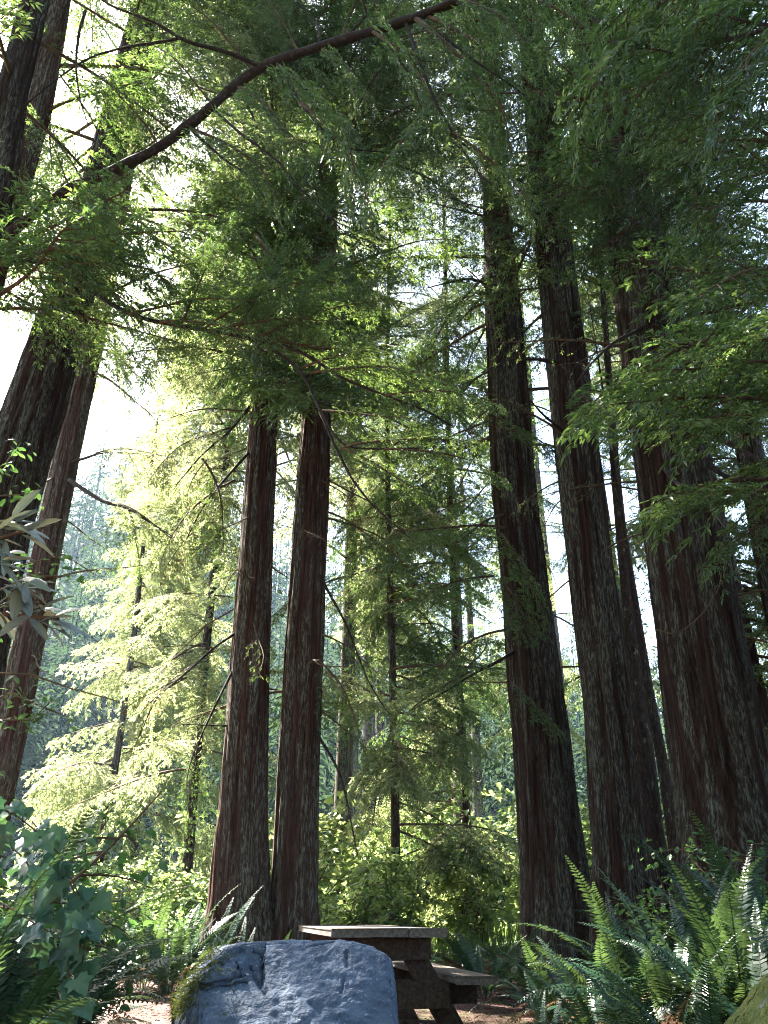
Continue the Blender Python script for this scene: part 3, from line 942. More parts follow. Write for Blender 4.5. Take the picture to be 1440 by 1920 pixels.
bg_tree("conifer_tree", "yellow green hemlock whose boughs touch the reddish twin redwood", 425, 17.5, .11, 22, 100, 4.5, 2.8, 1.2, ["sunny", "bgmid"], seed=12)
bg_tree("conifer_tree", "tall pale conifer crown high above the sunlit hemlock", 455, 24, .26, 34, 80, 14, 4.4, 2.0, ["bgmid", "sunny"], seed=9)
bg_tree("conifer_tree", "dark low hung conifer at the frame edge beyond the widest redwood", 1490, 15, .2, 20, 110, 1.5, 3.4, 1.6, ["mid", "bgmid"], seed=13)
bg_tree("conifer_tree", "bushy shaded conifer off the frame edge with limbs over the ferns", 1600, 13, .3, 24, 40, 3, 4.2, 2.0, ["mid", "long"], seed=10)
for i, (px, D, r) in enumerate(((690, 42, .42), (715, 47, .35), (660, 39, .3), (875, 36, .35), (905, 45, .3), (1085, 41, .4))):
    bg_tree("far_redwood", ["grey trunk standing far off, widest of those under the drooping conifer", "slim grey trunk right of the widest far off trunk", "thin far trunk close to the edge of the twin redwood",
                            "far trunk in shade left of the lone straight redwood", "thinnest far trunk beside the lone straight redwood", "far trunk seen in the gap right of the lone straight redwood"][i],
            px, D, r, 32, 26, 12, 3.5, 2.5, ["bgmid", "mid"], seed=20 + i, group="trunks far behind the clearing")

# unseen trees added behind and beside the camera to keep the glade in shade
for i, (x, y, r, n) in enumerate(((-5.5, -4, .5, 80), (3.5, -5, .55, 80), (9, -1, .5, 60), (-1, -10, .5, 80), (11, 8, .5, 45), (-12, -2, .5, 75), (8, -9, .5, 75), (-8, -11, .5, 75), (15, 2, .5, 45))):
    root = thing("redwood_tree", "tall unseen redwood added beyond the frame to shade the glade", "tree", (x, y, gzf(x, y)), 0, "unseen redwoods added outside the view for shade")
    m = MB()
    t = np.linspace(0, 1, 24)
    m.tube(np.stack([t * .3, t * 0, t * 30 - .2], 1), r * (1 - t) ** .8 + .02, 14)
    link("trunk", m.mesh("trunk", M_bark, True), root)
    crown(root, lambda h, a, x=x, y=y: Vector((x, y, h)), n, 3.5, 27, 5.6, 3.4, ["long", "mid", "weep"], gate=True, seed=900 + i)

# ------------------------------------------------------------------ far forest on the hillside (one mass)
m = MB()
r = np.random.default_rng(5)
cnt = 0
P_, D_, N_, L_, W_, R_ = [], [], [], [], [], []
while cnt < 900:
    y = r.uniform(46, 175)
    x = r.uniform(-1.05, .75) * y
    z = gzf(x, y)
    H = r.uniform(10, 22)
    k = 340 if y < 90 else 200
    h = r.random(k) ** .8
    rad = (1 - h) * H * .24 + .4
    a = r.random(k) * 6.283
    base = np.stack([x + 0 * h, y + 0 * h, z + .6 + h * H], 1)
    d = np.stack([np.cos(a), np.sin(a), r.uniform(-.75, -.15, k)], 1)
    d = norm(d)
    rs = r.random(k) ** .5 * rad * .7
    P_.append(base + d * rs[:, None])
    D_.append(norm(d + r.normal(0, .35, (k, 3))))
    N_.append(norm(np.array([0, 0, 1.0]) + r.normal(0, .4, (k, 3))))
    L_.append(rad * r.uniform(.18, .42, k) + .15)
    W_.append((rad * .13 + .10) * r.uniform(.6, 1.2, k))
    R_.append(np.clip(.6 * r.random() + .4 * r.random(k), 0, 1))
    m.tube(np.array([[x, y, z - .4], [x, y, z + H]]), [.18, .03], 5)
    cnt += 1
blades_quads(m, *(np.concatenate(q) for q in (P_, D_, N_, L_, W_, R_)))
tag(link("far_woods", m.mesh("far_woods", M_far)), "hazy blue conifer forest covering the far hillside", "forest", None, "stuff")


# ------------------------------------------------------------------ broad leaved shrubs
MAPLE = np.array([(0, 0), (.28, -.02), (.42, .12), (.34, .28), (.50, .52), (.28, .56), (.16, .72), (0, 1.0), (-.16, .72), (-.28, .56), (-.50, .52), (-.34, .28), (-.42, .12), (-.28, -.02)])


def leaves_poly(mb, shape, P, D, NRM, L, R, fold=.18):
    """leaves cut to an outline (x across, y along), fanned from the midrib base"""
    S = norm(np.cross(D, NRM))
    k = len(shape)
    X, Y = shape[:, 0], shape[:, 1]
    V = P[:, None] + L[:, None, None] * (S[:, None] * X[None, :, None] + D[:, None] * Y[None, :, None]
                                       + NRM[:, None] * (fold * np.abs(X) - .22 * Y * Y)[None, :, None])
    C = P + L[:, None] * (D * .35 - NRM * .02)
    V = np.concatenate([V, C[:, None]], 1)
    b = np.arange(len(P))[:, None, None] * (k + 1)
    t = np.array([(i, (i + 1) % k, k) for i in range(k)])[None]
    mb.add(V.reshape(-1, 3), None, (b + t).reshape(-1, 3), rt=np.repeat(R, k))


OVAL = np.array([(0, 0), (.2, .2), (.26, .5), (.16, .82), (0, 1.0), (-.16, .82), (-.26, .5), (-.2, .2)])
LONG = np.array([(0, 0), (.09, .14), (.155, .4), (.15, .65), (.08, .9), (0, 1.0), (-.08, .9), (-.15, .65), (-.155, .4), (-.09, .14)])


def gen_shrub(seed, H, Rr, nl, shape, ls, hang=.3, nst=9):
    r = np.random.default_rng(seed)
    st, lf = MB(), MB()
    P, D, Nn = [], [], []
    for i in range(nst):
        a = r.random() * 6.283
        rr_ = Rr * math.sqrt(r.random())
        t = np.linspace(0, 1, 9)
        hh = H * r.uniform(.55, 1)
        pts = np.stack([np.cos(a) * rr_ * t ** 1.4 + .05 * np.sin(t * 9 + i), np.sin(a) * rr_ * t ** 1.4, hh * (t - .12 * t ** 3)], 1)
        st.tube(pts, .018 * (1 - t) + .003, 5)
        for j in range(10):
            tj = r.uniform(.22, 1)
            p0 = np.array([np.interp(tj, t, pts[:, c]) for c in range(3)])
            aj = r.random() * 6.283
            ln = r.uniform(.3, .85) * Rr * .75
            dd = np.array([math.cos(aj), math.sin(aj), r.uniform(-.1, .45)])
            s = np.linspace(0, 1, 5)
            tw = p0 + dd * (s * ln)[:, None] - np.array([0, 0, 1.0]) * (hang * ln * s * s)[:, None]
            st.tube(tw, .006 * (1 - s) + .002, 3)
            k = max(4, nl // (nst * 10))
            sk = r.uniform(.15, 1.05, k)
            pk = np.stack([np.interp(np.clip(sk, 0, 1), s, tw[:, c]) for c in range(3)], 1) + r.normal(0, .07, (k, 3))
            P.append(pk)
            az = r.random(k) * 6.283
            D.append(norm(np.stack([np.cos(az), np.sin(az), r.uniform(-.9, .05, k)], 1) + dd * .6))
            Nn.append(norm(np.array([0, 0, 1.0]) + r.normal(0, .35, (k, 3))))
    P, D, Nn = np.concatenate(P), np.concatenate(D), np.concatenate(Nn)
    Nn = norm(Nn - D * (Nn * D).sum(1, keepdims=True))
    leaves_poly(lf, shape, P, D, Nn, ls * r.uniform(.6, 1.25, len(P)), np.clip(r.random(len(P)), 0, 1))
    return st.mesh("stem", M_twig), lf


SHR = []
for i in range(3):
    s, l = gen_shrub(200 + i, 2.6, 1.5, 1500, MAPLE, .13)
    SHR.append((s, l.mesh("foliage", M_maple)))
SHO = []
for i in range(2):
    s, l = gen_shrub(230 + i, 1.5, 1.0, 1700, OVAL, .075)
    SHO.append((s, l.mesh("foliage", M_huck)))


def shrub(name, label, cat, px, D, sc, lib, rz=0, group=None, x=None):
    if x is None:
        x = (px - 720) * D / fwd_up(1715)[0]
    root = thing(name, label, cat, (x, D, gzf(x, D) - .05), rz, group)
    root.scale = (sc, sc, sc)
    s, l = lib
    link("stem", s, root)
    link("foliage", l, root)
    return root


GM = "broad leaved shrubs in the sunlit clearing"
for i, (px, D, sc, lab) in enumerate(((738, 17.7, .95, "maple shrub with dark drooping crown right behind the picnic table"), (640, 17.5, .72, "low maple shrub close to the base of the twin redwoods"),
                                      (868, 20.0, 1.15, "leafy maple shrub above the far bench end"), (905, 22, 1.35, "sunlit maple shrub beside the lone straight redwood"),
                                      (680, 24, 1.5, "tall pale maple shrub far behind the picnic table"), (800, 27, 1.6, "tall sunlit maple shrub deep in the clearing behind the table"),
                                      (555, 21, 1.5, "maple shrub glowing green in the slit between the twin redwoods"), (385, 18, .95, "bright green maple shrub touching the left edge of the twin redwoods"),
                                      (300, 24, 1.1, "blown out sunlit shrub under the yellow green hemlock"), (210, 21, .95, "white bright shrub behind the lit sword ferns"),
                                      (130, 25, 1.2, "sunlit shrub below the hazy blue hillside"), (340, 30, 1.4, "pale sunlit shrub deepest in the bright clearing"), (1115, 20, 1.3, "sunlit maple shrub in the gap right of the lone straight redwood"),
                                      (1100, 27, 1.7, "tall glowing maple shrub deep in the gap right of the lone straight redwood"), (1255, 21, 1.2, "bright green shrub glimpsed beside the thin pole trunk"), (970, 26, 1.6, "tall maple shrub half hidden by the lone straight redwood"),
                                      (445, 25, 1.6, "maple shrub half hidden behind the reddish twin redwood"), (60, 30, 1.5, "bright shrub at the foot of the leaning red barked redwood"))):
    shrub("maple_shrub", lab, "shrub", px, D, sc, SHR[i % 3], i * 1.3, GM)

# grass and herbs of the clearing (nobody could count them)
m = MB()
r = np.random.default_rng(15)
n = 26000
gy_ = r.uniform(18, 46, n)
gx_ = r.uniform(-.75, .55, n) * gy_
P = np.stack([gx_, gy_, gz(gx_, gy_)], 1)
az = r.random(n) * 6.283
D = norm(np.stack([np.cos(az) * .6, np.sin(az) * .6, np.ones(n)], 1))
blades_quads(m, P, D, norm(np.stack([np.cos(az), np.sin(az), -.4 * np.ones(n)], 1)), r.uniform(.25, .7, n), r.uniform(.02, .045, n), r.random(n))
tag(link("undergrowth", m.mesh("undergrowth", M_grass)), "tall sunlit grass and herbs filling the clearing", "undergrowth", None, "stuff")


# ------------------------------------------------------------------ sword ferns
def gen_frond(seed, L, a0, a1, mat, npin=46, pin=.078, dead=False):
    """one frond: starts at slope a0 and arches over to slope a1 (degrees), along +x"""
    r = np.random.default_rng(seed)
    m = MB()
    n = 22
    t = np.linspace(0, 1, n)
    sl = np.radians(a0 + (a1 - a0) * t ** 1.3)
    dx, dz = np.cos(sl), np.sin(sl)
    x = np.concatenate([[0], np.cumsum(dx[:-1])]) * L / (n - 1)
    z = np.concatenate([[0], np.cumsum(dz[:-1])]) * L / (n - 1)
    yy = .04 * L * np.sin(t * 3 + seed) * t
    pts = np.stack([x, yy, z], 1)
    m.tube(pts, .0035 * (1 - t) + .001, 3)
    u = .14 + .86 * (np.arange(npin) + .5) / npin
    k = np.clip((u * (n - 1)).astype(int), 0, n - 2)
    fr = (u * (n - 1) - k)[:, None]
    p0 = pts[k] * (1 - fr) + pts[k + 1] * fr
    T = norm(pts[k + 1] - pts[k])
    S = norm(np.cross(T, [0, 0, 1.0]))
    Nn = np.cross(S, T)
    prof = np.minimum(1, .55 + (u - .14) * 2.2) * np.minimum(1, ((1.02 - u) / .45)) ** .8
    w = L * (1 - .14) / npin * .95
    for sd in (-1, 1):
        ln = pin * prof * r.uniform(.85, 1.15, npin)
        dr = r.uniform(-.15, .35, npin) + (.5 if dead else 0)
        d = norm(sd * S + T * .28 - Nn * dr[:, None] * .5 + r.normal(0, .06 + .15 * dead, (npin, 3)))
        wv = T * (w * .5 * (.5 + .5 * prof))[:, None]
        mid = p0 + d * (ln * .5)[:, None] + Nn * (ln * .06)[:, None]
        tip = p0 + d * ln[:, None] + T * (ln * .12)[:, None] - Nn * (ln * .10)[:, None]
        V = np.stack([p0 - wv * .7, p0 + wv * .8, mid + wv, mid - wv, tip], 1).reshape(-1, 3)
        b = np.arange(npin)[:, None] * 5
        rr_ = np.clip(.35 * r.random(npin) + .5 * r.random(), 0, 1)
        m.add(V, b + np.array([[0, 1, 2, 3]]), b + np.array([[3, 2, 4]]), rq=rr_, rt=rr_)
    return m.mesh("frond", mat)


FR = [gen_frond(300, 1.0, 78, 10, M_fern), gen_frond(301, .95, 70, -20, M_fern), gen_frond(302, .9, 60, -45, M_fern), gen_frond(303, .8, 45, -40, M_fern, pin=.075),
      gen_frond(304, 1.05, 84, 35, M_fern), gen_frond(305, .85, 66, -5, M_fern, pin=.095), gen_frond(306, .75, 30, -50, M_fern, pin=.07)]
FRD = [gen_frond(310, .7, 40, -85, M_fern_dead, dead=True, pin=.05), gen_frond(311, .6, 20, -88, M_fern_dead, dead=True, pin=.05), gen_frond(312, .75, 55, -80, M_fern_dead, dead=True, pin=.045)]


def fern(label, x, y, sc=1.0, n=20, dead=5, seed=0, group=None, z=None, bias=None):
    rd = random.Random(seed)
    root = thing("sword_fern", label, "fern", (x, y, (gzf(x, y) if z is None else z) - .02), 0, group)
    for i in range(n + dead):
        a = 2.4 * i + rd.uniform(-.4, .4)
        if bias is not None and rd.random() < .4:
            a = bias + rd.uniform(-.8, .8)
        me = rd.choice(FR) if i < n else rd.choice(FRD)
        s = sc * rd.uniform(.7, 1.15)
        o = link("frond", me, root)
        o.location = (.05 * math.cos(a), .05 * math.sin(a), 0 if i < n else .1)
        o.rotation_euler = (rd.uniform(-.35, .35), rd.uniform(-.18, .12), a)
        o.scale = (s, s, s)
        if i == n:
            pass
    return root


GF = "sword ferns edging the clearing"
RX = lambda px, D, py=1780: (px - 720) * D / fwd_up(py)[0]
for i, (px, D, sc, n, lab) in enumerate((
        (1255, 5.2, 1.02, 26, "tall dark sword fern in front of the widest redwood, fronds pointing straight up"), (1130, 5.0, .8, 22, "arching sword fern right of the path with dead brown fronds under it"),
        (1380, 5.0, 1.0, 26, "big sword fern behind the mossy rock at the corner"), (1060, 6.3, .85, 20, "sword fern with bright sunlit frond tips at the foot of the lone straight redwood"),
        (1290, 4.3, .85, 18, "sword fern with one bright yellow frond hanging over brown dead ones"), (1190, 6.2, 1.05, 20, "sword fern at the foot of the lichen covered redwood"),
        (1340, 6.4, 1.2, 20, "sword fern against the swollen redwood base"), (1440, 6.0, 1.2, 20, "sword fern at the frame edge under the dark boughs"),
        (1010, 5.3, .6, 12, "low sword fern spreading flat fronds over the needle path"), (1210, 4.6, .8, 16, "sword fern with reddish withered skirt above the needle path"),
        (1420, 4.2, .9, 16, "sword fern leaning over the mossy rock"), (1160, 5.7, .8, 20, "bushy sword fern low between the arching fern and the lichen covered redwood"),
        (1320, 5.5, .9, 22, "dense dark sword fern in the middle of the fern bank"), (1100, 4.7, .55, 16, "low bushy sword fern at the edge of the needle path"), (1235, 5.9, .85, 20, "shaded sword fern under the upright fronds of the tall dark one"),
        (1040, 7.4, .7, 16, "small sword fern on the needle floor right of the bench"))):
    fern(lab, RX(px, D), D, sc, n, 12, 40 + i, GF)
for i, (px, D, sc, n, lab) in enumerate((
        (905, 11.0, 1.1, 22, "sword fern in dim light right behind the far bench"), (860, 12.0, .9, 18, "sword fern between the bench and the maple shrub"), (960, 12.2, 1.0, 18, "upright sword fern close to the base of the lone straight redwood"),
        (985, 9.5, .8, 14, "small fern on the needle floor before the lone straight redwood"),
        (330, 11.6, 1.3, 24, "sunlit sword fern with glaring white fronds left of the boulder"), (275, 12.0, 1.25, 22, "green sword fern beside the glaring one, lower down the bank"), (395, 11.8, 1.2, 22, "bright sword fern at the foot of the reddish twin redwood"),
        (318, 10.6, .75, 12, "small sword fern drooping one frond over the needle floor by the boulder"), (445, 10.5, .95, 18, "shaded sword fern against the twin redwood bases"), (520, 11.0, .7, 12, "small fern peeping between the boulder and picnic table"),
        (205, 11.5, 1.2, 20, "dark sword fern under the bright shrub"), (150, 12.5, 1.1, 16, "sword fern on the edge of the bright clearing"), (600, 14.5, .8, 12, "low fern behind the picnic table at the twin redwood base"))):
    fern(lab, RX(px, D), D, sc, n, 4, 70 + i, GF)
for i, (px, D, sc, n, lab) in enumerate((
        (20, 3.9, 1.15, 22, "dark sword fern buried under the climbing vine"), (95, 4.3, 1.0, 20, "sword fern in deep shade behind the hanging vine leaves"), (-60, 3.3, 1.2, 20, "sword fern at the frame edge below the silvery shrub"),
        (120, 5.6, .8, 18, "sword fern in shade at the rim of the needle floor"), (40, 5.5, 1.3, 22, "large shaded sword fern behind the vine thicket"))):
    fern(lab, RX(px, D), D, sc, n, 9, 90 + i, GF)

# dark huckleberry bushes that fill the thicket
for i, (px, D, sc, lab) in enumerate(((10, 4.8, .6, "small leaved dark bush inside the vine thicket"), (50, 5.9, .6, "small leaved bush behind the hanging vine"), (-60, 4.2, .95, "small leaved bush at the frame edge beside the vine"),
                                      (1330, 7.4, .8, "dark small leaved bush between the tall ferns and the widest redwood"), (1440, 7.6, 1.0, "dark small leaved bush at the foot of the widest redwood"),
                                      (360, 14.5, .85, "yellow lit small leaved bush at the left foot of the twin redwoods"))):
    shrub("huckleberry_bush", lab, "bush", px, D, sc, SHO[i % 2], i * 2.1, "small leaved bushes")


# ------------------------------------------------------------------ vine with lobed leaves (front left)
VINE = np.array([(0, 0), (.22, -.12), (.46, .02), (.40, .22), (.54, .44), (.30, .50), (.20, .70), (0, 1.0), (-.20, .70), (-.30, .50), (-.54, .44), (-.40, .22), (-.46, .02), (-.22, -.12)])
one = np.array([[0, 0, 0.]])
LEAFV = []
for i in range(8):
    rl = np.random.default_rng(60 + i)
    sh = VINE * np.array([1 + .25 * rl.random(), 1]) + rl.normal(0, .025, VINE.shape)
    m = MB()
    leaves_poly(m, sh, one, np.array([[1.0, 0, 0]]), np.array([[0, 0, 1.0]]), np.array([1.0]), np.array([rl.random()]), fold=rl.uniform(-.1, .45))
    m.v[0] = m.v[0] + np.array([0, 0, 1.0]) * rl.normal(0, .05, (len(m.v[0]), 1))
    m.rt = [np.clip(m.rt[0] + rl.normal(0, .12, len(m.rt[0])), 0, 1)]
    LEAFV.append(m.mesh("leaf", M_vine, True))
LEAFR = []
for i in range(4):
    m = MB()
    leaves_poly(m, LONG * np.array([.8 + .12 * i, 1]), one, np.array([[1.0, 0, 0]]), np.array([[0, 0, 1.0]]), np.array([1.0]), np.array([.1 + .28 * i]), fold=.25)
    LEAFR.append(m.mesh("leaf", M_rhodo))


def put_leaf(root, me, p, d, nrm, s):
    d, nrm = Vector(d).normalized(), Vector(nrm)
    y = nrm.cross(d).normalized()
    z = d.cross(y)
    R = Matrix((d, y, z)).transposed().to_4x4()
    o = link("leaf", me, root, Matrix.Translation(Vector(p) - root.location) @ R @ Matrix.Diagonal((s, s, s, 1)))
    return o


def vine(label, strands, D, seed, smin=.05, smax=.10):
    rd = random.Random(seed)
    b = at(strands[0][0][0], strands[0][0][1], D)
    root = thing("climbing_vine", label, "vine", (b.x, b.y, gzf(b.x, b.y)), 0, "vines with lobed leaves")
    st = MB()
    for pts in strands:
        P = [at(px, py, D + dd) for (px, py, dd) in pts]
        P = np.array([tuple(p) for p in P])
        t = np.linspace(0, 1, len(P))
        tt = np.linspace(0, 1, len(P) * 6)
        Q = np.stack([np.interp(tt, t, P[:, k]) for k in range(3)], 1)
        for _ in range(6):
            Q[1:-1] = .25 * Q[:-2] + .5 * Q[1:-1] + .25 * Q[2:]
        st.tube(Q - np.array(root.location), .003, 5)
        ln = np.linalg.norm(np.diff(Q, axis=0), axis=1).sum()
        for i in range(int(ln / .033)):
            q = Q[int(rd.random() * (len(Q) - 1))]
            off = Vector((rd.gauss(0, .035), rd.gauss(-.03, .03), rd.gauss(0, .035)))
            d = Vector((rd.uniform(-.8, 1.0), rd.uniform(-.7, .1), rd.uniform(-1.2, -.1)))
            nn = Vector((rd.uniform(-.5, .6), rd.uniform(-1.2, -.2), rd.uniform(.2, 1.1)))
            put_leaf(root, rd.choice(LEAFV), Vector(q) + off, d, nn, rd.uniform(smin, smax))
    link("stem", st.mesh("stem", M_twig), root)
    return root


vine("vine with teal lobed leaves hanging down the thicket edge to the ground", [
    [(95, 1560, .1), (125, 1640, 0), (150, 1700, -.1), (160, 1760, -.15), (150, 1850, -.2), (140, 1920, -.25)], [(60, 1540, .1), (110, 1600, 0), (150, 1680, -.1), (175, 1770, -.15)],
    [(120, 1740, -.1), (130, 1800, -.2), (125, 1900, -.25), (120, 1990, -.3)], [(20, 1700, -.1), (80, 1740, -.15), (130, 1770, -.2), (170, 1780, -.2)]], 3.5, 5)
vine("vine with bluish lobed leaves spread over the top of the thicket", [
    [(-30, 1500, .2), (20, 1520, .1), (70, 1560, .1), (110, 1600, .1)], [(-30, 1560, .1), (40, 1600, 0), (70, 1650, 0), (60, 1720, -.1)], [(-20, 1680, 0), (50, 1720, -.05), (100, 1760, -.1)]], 3.3, 6, .05, .09)

# silvery shrub with long leathery leaves
rd = random.Random(12)
root = thing("leathery_shrub", "shrub with long silvery leathery leaves reaching in beside the massive leaning redwood", "shrub", (-1.75, 2.35, gzf(-1.75, 2.35)))
st = MB()
stems = [[(-1.75, 2.35, -.02), (-1.6, 2.3, .8), (-1.35, 2.25, 1.5), tuple(at(20, 1000, 2.2))], [(-1.6, 2.3, .8), (-1.4, 2.25, 1.2), tuple(at(70, 1130, 2.15))], [(-1.35, 2.25, 1.5), tuple(at(-30, 1020, 2.2)), tuple(at(60, 990, 2.1))],
         [(-1.45, 2.28, 1.1), tuple(at(-10, 1150, 2.2)), tuple(at(110, 1160, 2.1))]]
for s_ in stems:
    P = np.array(s_)
    st.tube(P - np.array(root.location), np.linspace(.012, .004, len(P)), 6)
link("stem", st.mesh("stem", M_twig), root)
for (cx, cy_, k) in ((15, 985, 8), (0, 1050, 10), (45, 1100, 12), (70, 1150, 10), (15, 1100, 10), (40, 990, 5), (-20, 1000, 9), (-10, 1140, 10), (90, 1160, 4)):
    for i in range(k):
        p = at(cx + rd.gauss(0, 10), cy_ + rd.gauss(0, 10), 2.15 + rd.gauss(0, .05))
        a = rd.uniform(-.6, 1.0) if rd.random() < .75 else rd.uniform(0, 6.28)
        d = Vector((math.cos(a), rd.uniform(-.6, .3), math.sin(-a) * .8 + .1))
        put_leaf(root, rd.choice(LEAFR), p, d, Vector((rd.uniform(-.3, .4), rd.uniform(-.9, .2), 1)), rd.uniform(.05, .115))
shrub("huckleberry_bush", "tall small leaved bush at the frame edge in front of the leaning redwoods", "bush", 0, 3.6, .6, SHO[0], .4, "small leaved bushes", x=-1.95)
OV = []
for i in range(3):
    m = MB()
    leaves_poly(m, OVAL, one, np.array([[1.0, 0, 0]]), np.array([[0, 0, 1.0]]), np.array([1.0]), np.array([.15 + .35 * i]), fold=.2)
    OV.append(m.mesh("leaf", M_huck))
root = thing("evergreen_shrub", "thin shrub with small glossy oval leaves, twigs crossing the leaning red barked trunk", "shrub", (-2.3, 4.0, gzf(-2.3, 4.0)))
st = MB()
tw = [[(-120, 1500), (-30, 1250), (40, 1060), (120, 1040), (190, 1085)], [(-60, 1330), (20, 1300), (90, 1330), (130, 1345)], [(-60, 1260), (60, 1265), (130, 1290), (240, 1320)], [(-80, 1380), (0, 1350), (60, 1350), (100, 1310)], [(-40, 900), (10, 870), (40, 830)], [(-30, 1120), (60, 1080), (150, 1080)],
      [(-60, 950), (0, 930), (60, 925)]]
base = [tuple(Vector((-2.3, 4.0, 0))), tuple(at(-130, 1560, 4)), tuple(at(-120, 1300, 4)), tuple(at(-60, 1000, 4)), tuple(at(-40, 880, 4))]
st.tube(np.array(base) - np.array(root.location), [.02, .018, .014, .01, .005], 6)
for q in tw:
    P = np.array([tuple(at(x_, y_, 4.0)) for (x_, y_) in q])
    st.tube(P - np.array(root.location), np.linspace(.007, .002, len(P)), 5)
    for i in range(30 if q[-1] != (240, 1320) else 4):
        t = rd.uniform(.25, 1.0) * (len(P) - 1.01)
        k = int(t)
        p = P[k] * (1 - t + k) + P[k + 1] * (t - k)
        a = rd.uniform(0, 6.28)
        put_leaf(root, rd.choice(OV), Vector(p) + Vector((rd.gauss(0, .03), rd.gauss(0, .04), rd.gauss(0, .03))), (math.cos(a), math.sin(a), rd.uniform(-.6, .4)), (rd.gauss(0, .4), rd.gauss(-.2, .4), 1), rd.uniform(.035, .065))
link("stem", st.mesh("stem", M_twig), root)

# ------------------------------------------------------------------ boulder
import bmesh
from mathutils import noise as mnoise


def rock(name, label, loc, pts, mat, sub=4, amp=.02, freq=3.0, cracks=(), seed=0, face=1.0, split=None):
    bm = bmesh.new()
    for p in pts:
        bm.verts.new(p)
    bmesh.ops.convex_hull(bm, input=bm.verts)
    for v in [v for v in bm.verts if not v.link_faces]:
        bm.verts.remove(v)
    bmesh.ops.bevel(bm, geom=bm.edges[:], offset=.012, segments=2, affect='EDGES', clamp_overlap=True)
    bmesh.ops.triangulate(bm, faces=bm.faces[:])
    for _ in range(sub + 5):
        lim = .013
        e = [e for e in bm.edges if e.calc_length() > lim]
        if not e:
            break
        bmesh.ops.subdivide_edges(bm, edges=e, cuts=1)
        bmesh.ops.triangulate(bm, faces=[f for f in bm.faces if len(f.verts) > 3])
    bm.normal_update()
    mv = []
    for v in bm.verts:
        p = v.co + Vector((seed, 0, 0))
        n1 = mnoise.noise(p * freq) + .5 * mnoise.noise(p * freq * 2.3) + .25 * mnoise.noise(p * freq * 6)
        vor = mnoise.voronoi(p * 3.2)[0]
        d = amp * n1 + .006 * mnoise.noise(p * 22) + .004 * mnoise.noise(p * 45)
        stepn = mnoise.noise(Vector((p.x * 1.8, p.y * 1.8, p.z * 4.0)) + Vector((9, 3, 1)))
        tn = mnoise.noise(Vector((p.x * 2.6 + 3, p.y * 2.6, p.z * 2.6))) * 5 + .5 * mnoise.noise(p * 14)
        fl = math.floor(tn)
        fr_ = min(1, (tn - fl) * 6)
        d += .0045 * (fl + fr_) * face
        if split is not None and v.normal.y < -.3:
            q = v.co.x - (split[0] + (v.co.z - split[1]) * split[2]) + .015 * mnoise.noise(Vector((v.co.z * 12, 1, 1)))
            if q < 0 and v.co.z > split[3]:
                d -= .05 * math.exp(q / .16) * min(1, (v.co.z - split[3]) / .08)
        for (x0, z0, x1, z1, w, dp) in cracks:
            ax, az_ = x1 - x0, z1 - z0
            tt = max(0, min(1, ((v.co.x - x0) * ax + (v.co.z - z0) * az_) / (ax * ax + az_ * az_)))
            wob = .012 * mnoise.noise(Vector((v.co.z * 9, 2, 5)))
            dist = math.hypot(v.co.x - x0 - tt * ax + wob, v.co.z - z0 - tt * az_)
            if v.co.y < .25:
                d -= dp * max(0, 1 - dist / w)
        mv.append(v.normal * d)
    for v, dd in zip(bm.verts, mv):
        v.co += dd
    me = bpy.data.meshes.new(name)
    bm.to_mesh(me)
    bm.free()
    for p in me.polygons:
        p.use_smooth = True
    me.materials.append(mat)
    o = link(name, me)
    o.location = loc
    return tag(o, label, name.split("_")[-1])


BD = 4.3
B0 = at(560, 1900, BD)
bx = lambda px, py=1850, D=BD: at(px, py, D)


def rp(px, py, D):
    p = at(px, py, D)
    return (p.x - B0.x, p.y - BD, p.z)


bpts = [rp(372, 1848, 4.22), rp(384, 1812, 4.30), rp(432, 1776, 4.42), rp(470, 1769, 4.42), rp(560, 1767, 4.44), rp(640, 1765, 4.44), rp(688, 1776, 4.42), rp(726, 1800, 4.38), rp(738, 1880, 4.25), rp(748, 1960, 4.15),
        rp(372, 1960, 4.05), rp(560, 1990, 4.0), rp(740, 2040, 4.05), rp(330, 1880, 4.75), rp(345, 1850, 4.9), rp(318, 1960, 4.7), rp(400, 1775, 4.95), rp(430, 1772, 5.0), rp(640, 1768, 4.9), rp(715, 1790, 4.9), rp(740, 1880, 5.0)]
bpts += [(p[0], p[1], -.12) for p in bpts if p[2] < .5]
boulder = rock("boulder", "big blue grey boulder with a flat cracked face in front of the picnic table", (B0.x, BD, 0), bpts, M_rock, amp=.009,
               split=(rp(496, 1800, 4.36)[0], rp(496, 1800, 4.36)[2], -.12, rp(500, 1862, 4.3)[2]),
               cracks=[(*[rp(492, 1770, 4.4)[k] for k in (0, 2)], *[rp(503, 1858, 4.3)[k] for k in (0, 2)], .014, .02), (*[rp(470, 1785, 4.4)[k] for k in (0, 2)], *[rp(500, 1850, 4.3)[k] for k in (0, 2)], .018, .02),
                       (*[rp(650, 1790, 4.4)[k] for k in (0, 2)], *[rp(652, 1815, 4.4)[k] for k in (0, 2)], .012, .018), (*[rp(590, 1878, 4.3)[k] for k in (0, 2)], *[rp(605, 1890, 4.3)[k] for k in (0, 2)], .014, .02),
                       (*[rp(645, 1835, 4.3)[k] for k in (0, 2)], *[rp(642, 1860, 4.3)[k] for k in (0, 2)], .01, .012)])
boulder["category"] = "boulder"
